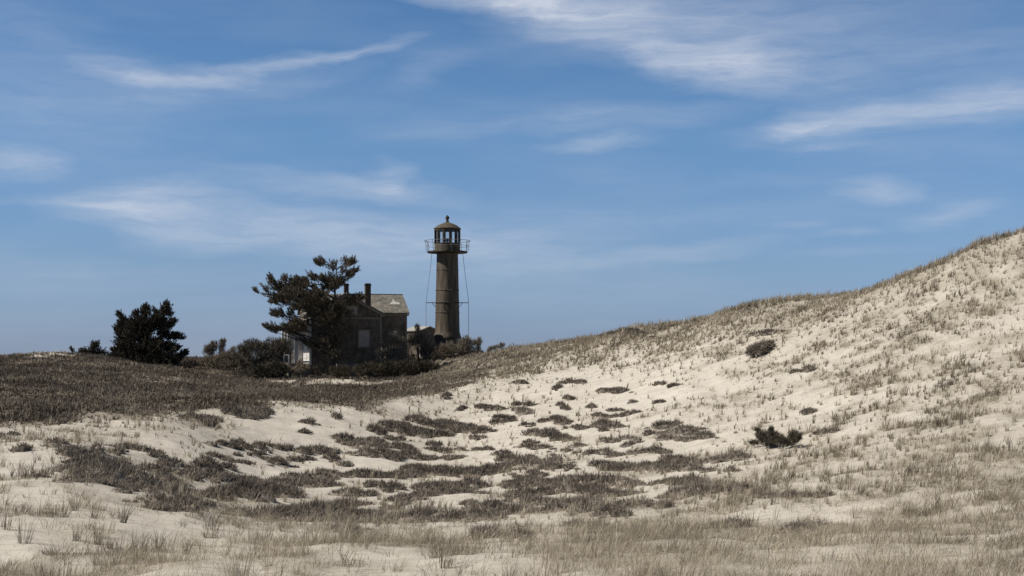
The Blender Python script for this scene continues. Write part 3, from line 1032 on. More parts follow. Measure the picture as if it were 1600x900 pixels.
    wl = MB().add([(-hw - 0.006, 0.15, -0.35), (-hw - 0.006, 4.6, -0.35), (-hw - 0.006, 4.6, 3.4), (-hw - 0.006, 0.15, 3.4)], [(0, 1, 2, 3), ])
    MB().box(-hw - 0.05, -hw - 0.003, 0.15, 4.6, -0.34, 3.35).build('porch_clapboards', M_clap, pr)
    MB().box(px0 + 0.1, -hw - 0.06, 4.3, 4.4, -0.34, 2.95).build('porch_end_wall', M_clap, pr)
    rf = MB()
    slab(rf, (px0 - 0.2, -0.05, 3.05), (px0 - 0.2, 4.75, 3.05), (-hw - 0.06, 4.75, 3.75), (-hw - 0.06, -0.05, 3.75), 0.1)
    rf.build('porch_roof', M_roof, pr)
    MB().box(px0 - 0.02, -hw - 0.06, 0.10, 0.20, 2.72, 2.98).build('porch_beam', M_white, pr)
    MB().box(px0 - 0.05, px0 + 0.07, 0.20, 4.5, 2.72, 2.98).build('porch_beam', M_white, pr)
    for (x, y, w) in ((px0, 0.1, 0.1), (-hw - 1.25, 0.1, 0.17), (px0, 2.3, 0.1), (px0, 4.4, 0.1)):
        MB().box(x - w, x + w, y - 0.09, y + 0.09, -0.35, 2.72).build('porch_post', M_white, pr, bevel=0.012)
    br = MB().tube([(px0 + 0.12, 0.1, 0.45), (-hw - 1.42, 0.1, 1.25)], 0.05, 6)
    br.build('brace', M_white, pr)
    MB().box(-hw - 1.07, -hw - 0.06, 0.05, 0.12, -0.3, -0.12).build('porch_rail', M_white, pr)


build_house()


def build_oil_house():
    Y = 150.0
    k = Y / F
    x, y, _ = P(659, 530, Y)
    g = float(H(x, y))
    root = empty('oil_house', (x, y, g), math.radians(48))
    tag(root, 'small shed with a pale gable roof between the house and the tower', 'shed')
    zr, ze = (HZ - 511.5) * k - g, (HZ - 517) * k - g
    b = MB()
    w, d = 1.35, 1.1
    f0 = [(-w, -d, -0.4), (w, -d, -0.4), (w, -d, ze), (0.0, -d, zr), (-w, -d, ze)]
    b.add(f0 + [(p, d, q) for p, _, q in f0], [(0, 1, 2, 3, 4), (1, 6, 7, 2), (6, 5, 9, 8, 7), (5, 0, 4, 9)])
    b.build('wall', M_wall, root)
    r = MB()
    pale = mat_noise('pale_roof_boards', [(0.3, (0.26, 0.245, 0.22)), (0.7, (0.40, 0.38, 0.34))], (2, 2, 6), 4)
    for sg in (-1, 1):
        a = [(sg * (w + 0.15), -d - 0.15, ze - 0.06), (sg * (w + 0.15), d + 0.15, ze - 0.06), (0, d + 0.15, zr + 0.03), (0, -d - 0.15, zr + 0.03)]
        r.add(a + [(p, q, s_ + 0.09) for p, q, s_ in a], [(0, 3, 2, 1), (4, 5, 6, 7), (0, 1, 5, 4), (1, 2, 6, 5), (2, 3, 7, 6), (3, 0, 4, 7)])
    r.build('roof', pale, root)
    MB().box(-w - 0.03, -w + 0.1, -d - 0.03, -d + 0.1, -0.4, ze - 0.1).build('corner_board', M_white, root)
    dr = MB().box(-0.4, 0.4, -d - 0.04, -d - 0.003, 0.0, 1.9).build('door', M_trim, root)
    MB().box(0.25, 0.31, -d - 0.08, -d - 0.042, 0.9, 1.05).build('handle', M_iron_dark, dr)


build_oil_house()


def build_gate_frame():
    """white square timber frame and grey posts among the bushes left of the house"""
    Y = 128.0
    k = Y / F
    x, y, _ = P(447.5, 561, Y)
    g = float(H(x, y))
    root = empty('timber_frame', (x, y, g))
    tag(root, 'white square timber frame on legs among bushes left of the porch', 'wooden frame')
    z0, z1 = (HZ - 568) * k - g, (HZ - 554) * k - g
    w = 4.8 * k
    b = MB()
    t = 0.1
    b.box(-w, w, -0.05, 0.05, z1 - t, z1)
    b.box(-w, w, -0.05, 0.05, z0, z0 + t)
    b.box(-w, -w + t, -0.05, 0.05, z0 + t, z1 - t)
    b.box(w - t, w, -0.05, 0.05, z0 + t, z1 - t)
    b.build('frame', mat_noise('grimy_white_paint', [(0.3, (0.34, 0.32, 0.28)), (0.7, (0.50, 0.475, 0.43))], (6, 6, 6), 5), root, bevel=0.008)
    MB().box(-w + t, w - t, 0.0, 0.04, z0 + t, z1 - t).build('back_panel', M_wall, root)
    for sx in (-1, 1):
        MB().box(sx * (w - 0.06) - 0.04, sx * (w - 0.06) + 0.04, -0.04, 0.04, -0.3, z0).build('leg', M_deck, root)
    x, y, _ = P(453.5, 550, Y + 1)
    g = float(H(x, y))
    top = (HZ - 545) * (Y + 1) / F - g
    po = MB().box(-0.075, 0.075, -0.075, 0.075, -0.4, top)
    po.box(-0.1, 0.1, -0.1, 0.1, top, top + 0.05)
    o = po.build('fence_post', M_deck, bevel=0.01)
    o.location = (x, y, g)
    tag(o, 'pale square wooden post standing just right of the white square frame', 'post')
    # second, weathered frame farther into the bushes
    x, y, _ = P(436, 556, 129)
    g = float(H(x, y))
    root = empty('timber_frame', (x, y, g))
    tag(root, 'grey weathered timber frame half hidden in bushes, farther from the house', 'wooden frame')
    z1 = (HZ - 551.5) * 129 / F - g
    w = 0.28
    b = MB().box(-w, w, -0.04, 0.04, z1 - 0.08, z1)
    b.build('top_rail', M_deck, root)
    for sx in (-1, 1):
        MB().box(sx * w - 0.04, sx * w + 0.04, -0.05, 0.05, -0.3, z1 - 0.083).build('post', M_deck, root)


build_gate_frame()


# ------------------------------------------------------------------ foliage
def needles(C, D, k, ln, wd, spread, rng):
    """k thin blades round every centre C, about direction D"""
    n = len(C)
    C = np.repeat(C, k, 0)
    D = np.repeat(D, k, 0) + rng.normal(0, spread, (n * k, 3))
    D /= np.linalg.norm(D, axis=1, keepdims=True) + 1e-9
    L = ln * rng.uniform(0.6, 1.25, (n * k, 1))
    W = np.cross(D, rng.normal(0, 1, (n * k, 3)))
    W /= np.linalg.norm(W, axis=1, keepdims=True) + 1e-9
    W *= wd * 0.5 * rng.uniform(0.7, 1.3, (n * k, 1))
    C = C + rng.normal(0, ln * 0.12, C.shape)
    V = np.stack([C - W, C + W, C + D * L], 1).reshape(-1, 3)
    return V


def ell_pts(n, c, r, rng, shell=0.45):
    d = rng.normal(0, 1, (n, 3))
    d /= np.linalg.norm(d, axis=1, keepdims=True)
    rad = rng.uniform(0, 1, (n, 1)) ** shell
    return c + d * rad * r, d


def build_tree(name, label, cat, Y, base, trunk_pts, pads, mat, dens=70, ln=0.30, wd=0.05, k=10, up=0.7, spread=0.45, rng_seed=1, trunk_r=0.22, depth=0.8, group=None, limb=True, hole=-0.14):
    rng = np.random.default_rng(rng_seed)
    bx, by, _ = P(base[0], base[1], Y)
    g = float(H(bx, by))
    root = empty(name, (bx, by, g))
    tag(root, label, cat, group)
    org = np.array([bx, by, g])
    kk = Y / F
    tp = [np.array([bx, by, g - 0.25])] + [P(a, b_, Y + (c if len(t) > 2 else 0)) for t in trunk_pts for (a, b_, *rest) in [t] for c in [(rest[0] if rest else 0)]]
    tb = MB()
    nT = len(tp)
    # subdivide for gentle wobble
    path, radii = [], []
    for i in range(nT - 1):
        for s_ in range(4):
            f = s_ / 4
            p = tp[i] * (1 - f) + tp[i + 1] * f
            path.append(p + (rng.normal(0, 0.04, 3) if (i + s_) else 0))
            radii.append(trunk_r * (1 - 0.85 * (i + f) / (nT - 1)))
    path.append(tp[-1]); radii.append(trunk_r * 0.12)
    tb.tube([p - org for p in path], radii, 8)
    path = np.array(path)
    allV = []
    for pad in pads:
        px, py, rx, ry = pad[:4]
        dy = pad[4] if len(pad) > 4 else rng.uniform(-1, 1) * min(rx * kk * 0.6, 1.3)
        c = P(px, py, Y + dy)
        r = np.array([rx * kk, max(rx * kk * depth, 0.5), ry * kk])
        vol = (r[0] * r[1] * r[2]) ** (2 / 3)
        n = int(dens * vol) + 8
        pts, d = ell_pts(n, c, r, rng)
        # ragged outline: drop tufts where a lumpy field is low
        keep = vnoise(pts[:, 0] * 1.6 + pts[:, 1], pts[:, 2] * 2.2 + pts[:, 1] * 0.7, 5 + rng_seed) > hole
        pts, d = pts[keep], d[keep]
        out = pts - path[len(path) // 2]
        out[:, 2] *= 0.3
        out /= np.linalg.norm(out, axis=1, keepdims=True) + 1e-6
        D = d * 0.40 + out * 0.65 + np.array([0, 0, up]) + rng.normal(0, 0.25, pts.shape)
        D /= np.linalg.norm(D, axis=1, keepdims=True)
        Ls = rng.uniform(0.25, 0.62, (len(pts), 1))
        for st in (0.0, 0.3, 0.6, 0.85):
            allV.append(needles(pts + D * Ls * st, D * (0.75 + st * 0.5), k, ln * (1 - 0.3 * st), wd, spread, rng))
        if limb:
            lower = path[path[:, 2] < c[2] - 0.35 * np.hypot(c[0] - path[len(path) // 2][0], c[1] - path[0][1])]
            a = lower[np.argmin(np.linalg.norm((lower - c) * [1, 1, 1.4], axis=1))] if len(lower) else path[0]
            mid = (a + c) / 2 + np.array([0, 0, 0.06 * np.linalg.norm(c - a)]) + rng.normal(0, 0.12, 3)
            L = np.linalg.norm(c - a)
            tb.tube([q - org for q in (a, mid, c)], [min(0.09, 0.03 + 0.016 * L), min(0.07, 0.025 + 0.01 * L), 0.018], 5)
            for _ in range(5):
                e, _d = ell_pts(1, c, r * 0.8, rng, 0.3)
                tb.tube([c - org, e[0] - org], [0.02, 0.008], 4, False)
    tb.build('trunk', M_bark, root, True)
    V = np.concatenate(allV) - org
    mesh_np('crown', V, None, np.arange(len(V)).reshape(-1, 3), mat, root)
    return root


PINE = [
    # top storey
    (524, 415, 26, 8), (505, 412, 11, 5), (497, 410, 5, 5), (540, 412, 12, 6), (551, 410, 5, 4), (528, 408, 8, 4), (517, 409, 6, 4),
    (553, 424, 5, 5), (546, 430, 8, 5), (537, 436, 10, 6), (530, 443, 7, 5), (528, 425, 10, 5),
    # second storey
    (512, 441, 17, 9), (500, 438, 10, 4), (491, 435, 6, 4), (484, 430, 4, 4), (520, 450, 9, 6), (505, 450, 14, 7), (479, 442, 5, 5),
    # great left limb
    (467, 444, 14, 7), (480, 452, 18, 10), (455, 452, 20, 9), (436, 449, 11, 6), (427, 444, 5, 6), (425, 437, 4, 5), (447, 438, 4, 5), (461, 438, 6, 5),
    (417, 454, 8, 4), (409, 459, 6, 4), (403, 456, 3.5, 3), (420, 464, 11, 4), (434, 471, 14, 6), (448, 468, 18, 9), (468, 466, 24, 13), (490, 464, 22, 13), (447, 477, 14, 5), (470, 478, 20, 8), (494, 480, 20, 12), (412, 449, 3, 3),
    # lower left limbs
    (424, 489, 9, 5), (437, 492, 14, 5), (452, 491, 10, 5), (455, 502, 18, 6), (471, 505, 14, 7), (486, 500, 12, 8),
    (414, 507, 5, 3), (423, 512, 9, 4), (436, 515, 13, 4), (452, 516, 15, 5), (470, 514, 12, 6), (430, 519, 8, 3),
    # dark heart over the house front
    (505, 495, 20, 12), (520, 480, 18, 12), (535, 474, 16, 8), (552, 470, 14, 5), (562, 467, 8, 3), (515, 512, 18, 12), (500, 520, 14, 10), (525, 530, 16, 12), (508, 540, 16, 10), (535, 505, 12, 8), (535, 492, 16, 6), (472, 535, 8, 4), (490, 538, 12, 6), (520, 555, 14, 8), (545, 520, 9, 6), (478, 470, 26, 13, -0.8), (458, 460, 20, 9, -0.5), (495, 470, 20, 14, -1), (505, 485, 20, 14, -1), (515, 500, 20, 14, -1), (462, 503, 20, 7, -.4), (460, 514, 20, 5, -.3), (525, 445, 12, 8), (505, 460, 20, 9),
]
build_tree('pine_tree', 'big wind-shaped pine reaching left in front of the dark house', 'tree', 131.0, (519, 577),
           [(520, 545), (522, 510), (522, 475), (525, 440), (526, 414)], PINE, M_needle, dens=225, ln=0.26, wd=0.038, k=7, up=0.85, spread=0.42, rng_seed=4, trunk_r=0.21, hole=-0.09)

YOUNG = [(225, 533, 34, 22, 0), (222, 555, 44, 15, 0), (215, 510, 18, 14), (234, 502, 16, 14), (192, 505, 8, 11), (188, 500, 5, 7), (200, 520, 14, 12), (250, 497, 9, 12), (256, 486, 6, 9), (260, 479, 4, 6), (263, 491, 4, 4),
         (260, 508, 12, 7), (268, 505, 6, 5), (257, 524, 14, 9), (272, 527, 11, 5), (280, 528, 6, 3), (262, 545, 16, 8), (275, 547, 8, 4), (282, 556, 8, 5), (287, 553, 4, 4), (182, 558, 12, 5), (190, 545, 10, 8), (227, 489, 7, 8), (228, 483, 4, 5), (213, 493, 5, 6), (241, 490, 5, 6), (186, 517, 6, 6), (248, 560, 32, 9, -1), (205, 560, 30, 9, -1), (180, 548, 5, 4), (226, 520, 26, 18, 0), (220, 540, 38, 16, -0.6), (235, 548, 36, 16, -1), (205, 532, 24, 18, -0.8), (245, 512, 16, 14, -0.4), (240, 566, 40, 8, -1.2), (200, 567, 34, 7, -1.2), (192, 512, 8, 10), (265, 562, 20, 7, -.5), (188, 497, 4, 8), (200, 510, 10, 10)]
build_tree('pine_tree', 'young bushy dark pine standing alone left of the thicket', 'tree', 140.0, (226, 573), [(226, 545), (228, 515), (245, 497), (259, 478)],
           YOUNG, M_dark_foliage, dens=210, ln=0.24, wd=0.052, k=7, up=0.9, spread=0.5, rng_seed=9, trunk_r=0.2, hole=-0.25)
build_tree('pine_sapling', 'taller of two low pines at the dune edge left of the young pine', 'tree', 139.0, (151, 565), [(151, 553), (150, 541)],
           [(150, 543, 5, 5), (149, 549, 8, 6), (155, 553, 9, 5), (146, 556, 9, 6), (157, 560, 8, 4), (150, 538, 3, 3), (142, 552, 5, 4)], M_dark_foliage, dens=240, ln=0.2, wd=0.046, k=6, rng_seed=12, trunk_r=0.08)
build_tree('pine_sapling', 'lowest spreading pine at the far left end of the pines', 'tree', 139.5, (122, 564), [(122, 556), (120, 548)],
           [(113, 550, 4, 5), (120, 554, 9, 5), (128, 550, 5, 4), (132, 556, 8, 5), (115, 557, 7, 4), (126, 559, 10, 4)], M_dark_foliage, dens=240, ln=0.2, wd=0.046, k=6, rng_seed=14, trunk_r=0.08)


def build_bush(label, Y, base, ells, mat=None, dens=150, rng_seed=1, group=None, ln=0.32, wd=0.035, name='shrub', cat='shrub', up=0.6, depth=0.8, onground=False, minr=0.35, stems=True):
    rng = np.random.default_rng(rng_seed + 100)
    mat = mat or M_twig
    bx, by, _ = P(base[0], base[1], Y)
    g = float(H(bx, by))
    root = empty(name, (bx, by, g))
    tag(root, label, cat, group)
    org = np.array([bx, by, g])
    kk = Y / F
    tb = MB()
    allV = []
    for e in ells:
        px, py, rx, ry = e[:4]
        dy = e[4] if len(e) > 4 else 0
        Yc = Y + dy
        if onground == 'flat':
            Yc = hit(px, base[1])[1]
        elif onground == 'slope':
            Yc = hit(px, py + ry + 1)[1]
        kk = Yc / F
        c = P(px, py, Yc)
        r = np.array([rx * kk, max(rx * kk * depth, minr), ry * kk])
        area = r[0] * r[2] + r[1] * r[2] + r[0] * r[1]
        pts, d = ell_pts(int(dens * 1.9 * area) + 30, c, r, rng, 0.42)
        keep = vnoise(pts[:, 0] * 1.3 + pts[:, 1] * .6, pts[:, 2] * 1.8 - pts[:, 1] * .8, 90 + rng_seed) > -0.20
        pts, d = pts[keep], d[keep]
        gg = H(pts[:, 0], pts[:, 1])
        pts[:, 2] = np.maximum(pts[:, 2], gg + 0.05)
        D = d * 0.8 + np.array([0.08, 0, up])
        allV.append(needles(pts, D, 4, ln, wd, 0.5, rng))
        for _ in range(max(4, int(r[0] * 5)) if stems else 0):
            t, _d = ell_pts(1, c, r * 0.95, rng, 0.3)
            t = t[0]
            s0 = np.array([c[0] + (t[0] - c[0]) * 0.35 + rng.normal(0, .1), c[1] + (t[1] - c[1]) * 0.35, 0])
            s0[2] = float(H(s0[0], s0[1])) - 0.05
            if t[2] < s0[2] + 0.45:
                continue
            m_ = (s0 * 0.5 + t * 0.5) + rng.normal(0, 0.07, 3)
            tb.tube([q - org for q in (s0, m_, t)], [0.03, 0.02, 0.008], 4, False)
    if stems:
        tb.build('stems', M_bark, root)
    V = np.concatenate(allV) - org
    mesh_np('twigs', V, None, np.arange(len(V)).reshape(-1, 3), mat, root)


G = 'bare shrubs round the house and the tower'
build_bush('large dark rounded thicket just left of the house', 129, (405, 590), [(405, 562, 40, 26), (430, 552, 26, 24), (378, 568, 30, 18), (420, 578, 34, 13, -1.5), (395, 545, 22, 14), (440, 542, 16, 14, 1)], M_twig_dark, 150, 1, G)
build_bush('low black bush added as the shaded right foot of the dark rounded thicket', 126.5, (425, 593), [(424, 581, 24, 10), (436, 575, 12, 9), (408, 578, 14, 7)], M_dark_foliage, 150, 18, G)  # extra bush; the thicket's shaded side is put into its colour
build_bush('fatter of two upright round-topped shrubs on the skyline left of the thicket', 150, (330, 562), [(328, 543, 8, 10), (333, 540, 7, 9), (325, 552, 8, 8)], M_twig, 170, 2, G)
build_bush('thin upright shrub beside the fatter round-topped one on the skyline', 150, (347, 562), [(347, 538, 4.5, 7), (350, 534, 4, 4), (346, 550, 4, 10)], M_twig, 150, 3, G)
build_bush('long low scrubby thicket sloping left from the dark rounded thicket', 138, (335, 575), [(345, 566, 36, 10), (372, 553, 16, 12), (310, 571, 22, 6), (360, 560, 20, 12)], M_twig, 150, 4, G)
build_bush('small low bush at the right foot of the young pine', 136, (297, 575), [(298, 569, 12, 6), (290, 572, 8, 4)], M_twig_dark, 140, 5, G)
build_bush('tall grey shrub against the wall of the right wing', 132.5, (617, 585), [(617, 548, 22, 24), (605, 558, 20, 20), (630, 552, 12, 22), (622, 530, 12, 12), (610, 537, 12, 14)], M_twig, 80, 6, G)
build_bush('low black hedge in front of the house steps and pine', 127.5, (545, 588), [(545, 580, 38, 7), (575, 577, 28, 9), (515, 581, 20, 6), (500, 578, 12, 5)], M_dark_foliage, 150, 7, G)  # one near-black foliage tone over the whole hedge
build_bush('dark low bushes right of the house, shade put into their colour', 129, (625, 588), [(610, 577, 30, 11), (640, 576, 28, 12), (665, 574, 22, 10)], M_dark_foliage, 150, 8, G)  # dark foliage colour stands in for the shade beside the house
build_bush('tall grey shrub between the house corner and the tower', 138, (657, 580), [(648, 545, 15, 25), (665, 545, 15, 24), (653, 525, 5, 12), (652, 513, 2.5, 6), (670, 556, 14, 18), (658, 536, 15, 16), (642, 540, 10, 22)], M_twig, 85, 9, G)
build_bush('grey shrub hugging the front of the tower footing', 137.5, (695, 580), [(690, 554, 16, 17), (704, 553, 15, 19), (680, 562, 14, 14)], M_twig, 130, 10, G)
build_bush('spreading brown shrub at the right foot of the tower', 138.5, (723, 572), [(724, 548, 15, 19), (715, 556, 20, 15), (736, 554, 12, 13), (729, 535, 8, 9)], M_twig, 150, 11, G)
build_bush('upright arching shrub with a sky gap right of the tower', 139.5, (745, 562), [(746, 535, 7, 8), (751, 545, 5, 10), (741, 530, 6, 6), (752, 555, 4, 6), (735, 529, 4, 5)], M_twig, 170, 12, G)
build_bush('tiny leaning bush on the skyline between the arching shrub and the dune', 137, (765, 558), [(764, 550, 3, 6), (769, 545, 5, 3), (778, 542, 6, 2), (785, 539, 4, 2)], M_twig, 120, 13, G, ln=0.25)
build_bush('small round bush on the skyline where the dune begins to rise', 134, (802, 552), [(802, 543, 6, 5), (799, 545, 4, 4)], M_twig, 170, 14, G, ln=0.25)
build_bush('low grey scrub under the timber frames left of the porch', 127, (460, 588), [(452, 577, 16, 5), (470, 575, 14, 5), (466, 570, 6, 5)], M_twig, 120, 15, G)
# shrubs on the big dune
h = hit(1188, 556)
build_bush('dark windswept shrub alone high on the big dune slope', h[1], (1186, 556), [(1182, 547, 15, 7), (1192, 542, 13, 6), (1204, 537, 10, 3), (1174, 551, 8, 5)], M_mat, 300, 16, depth=0.5, onground='slope', ln=0.22, wd=0.03, up=0.4)
h = hit(1210, 697)
build_bush('darkest knobbly bush with upright heads on the right dune', h[1], (1208, 697),
           [(1201, 688, 17, 9), (1195, 682, 11, 9), (1208, 682, 9, 8), (1186, 680, 5, 7), (1184, 673, 2.6, 3), (1205, 671, 3, 3), (1204, 676, 3, 6), (1216, 687, 11, 7), (1240, 682, 9, 9), (1247, 683, 5, 6), (1229, 690, 18, 6), (1178, 692, 7, 3)],
           M_twig_dark, 800, 17, depth=0.6, onground='flat', ln=0.13, wd=0.022, up=0.7, minr=0.12, stems=False)

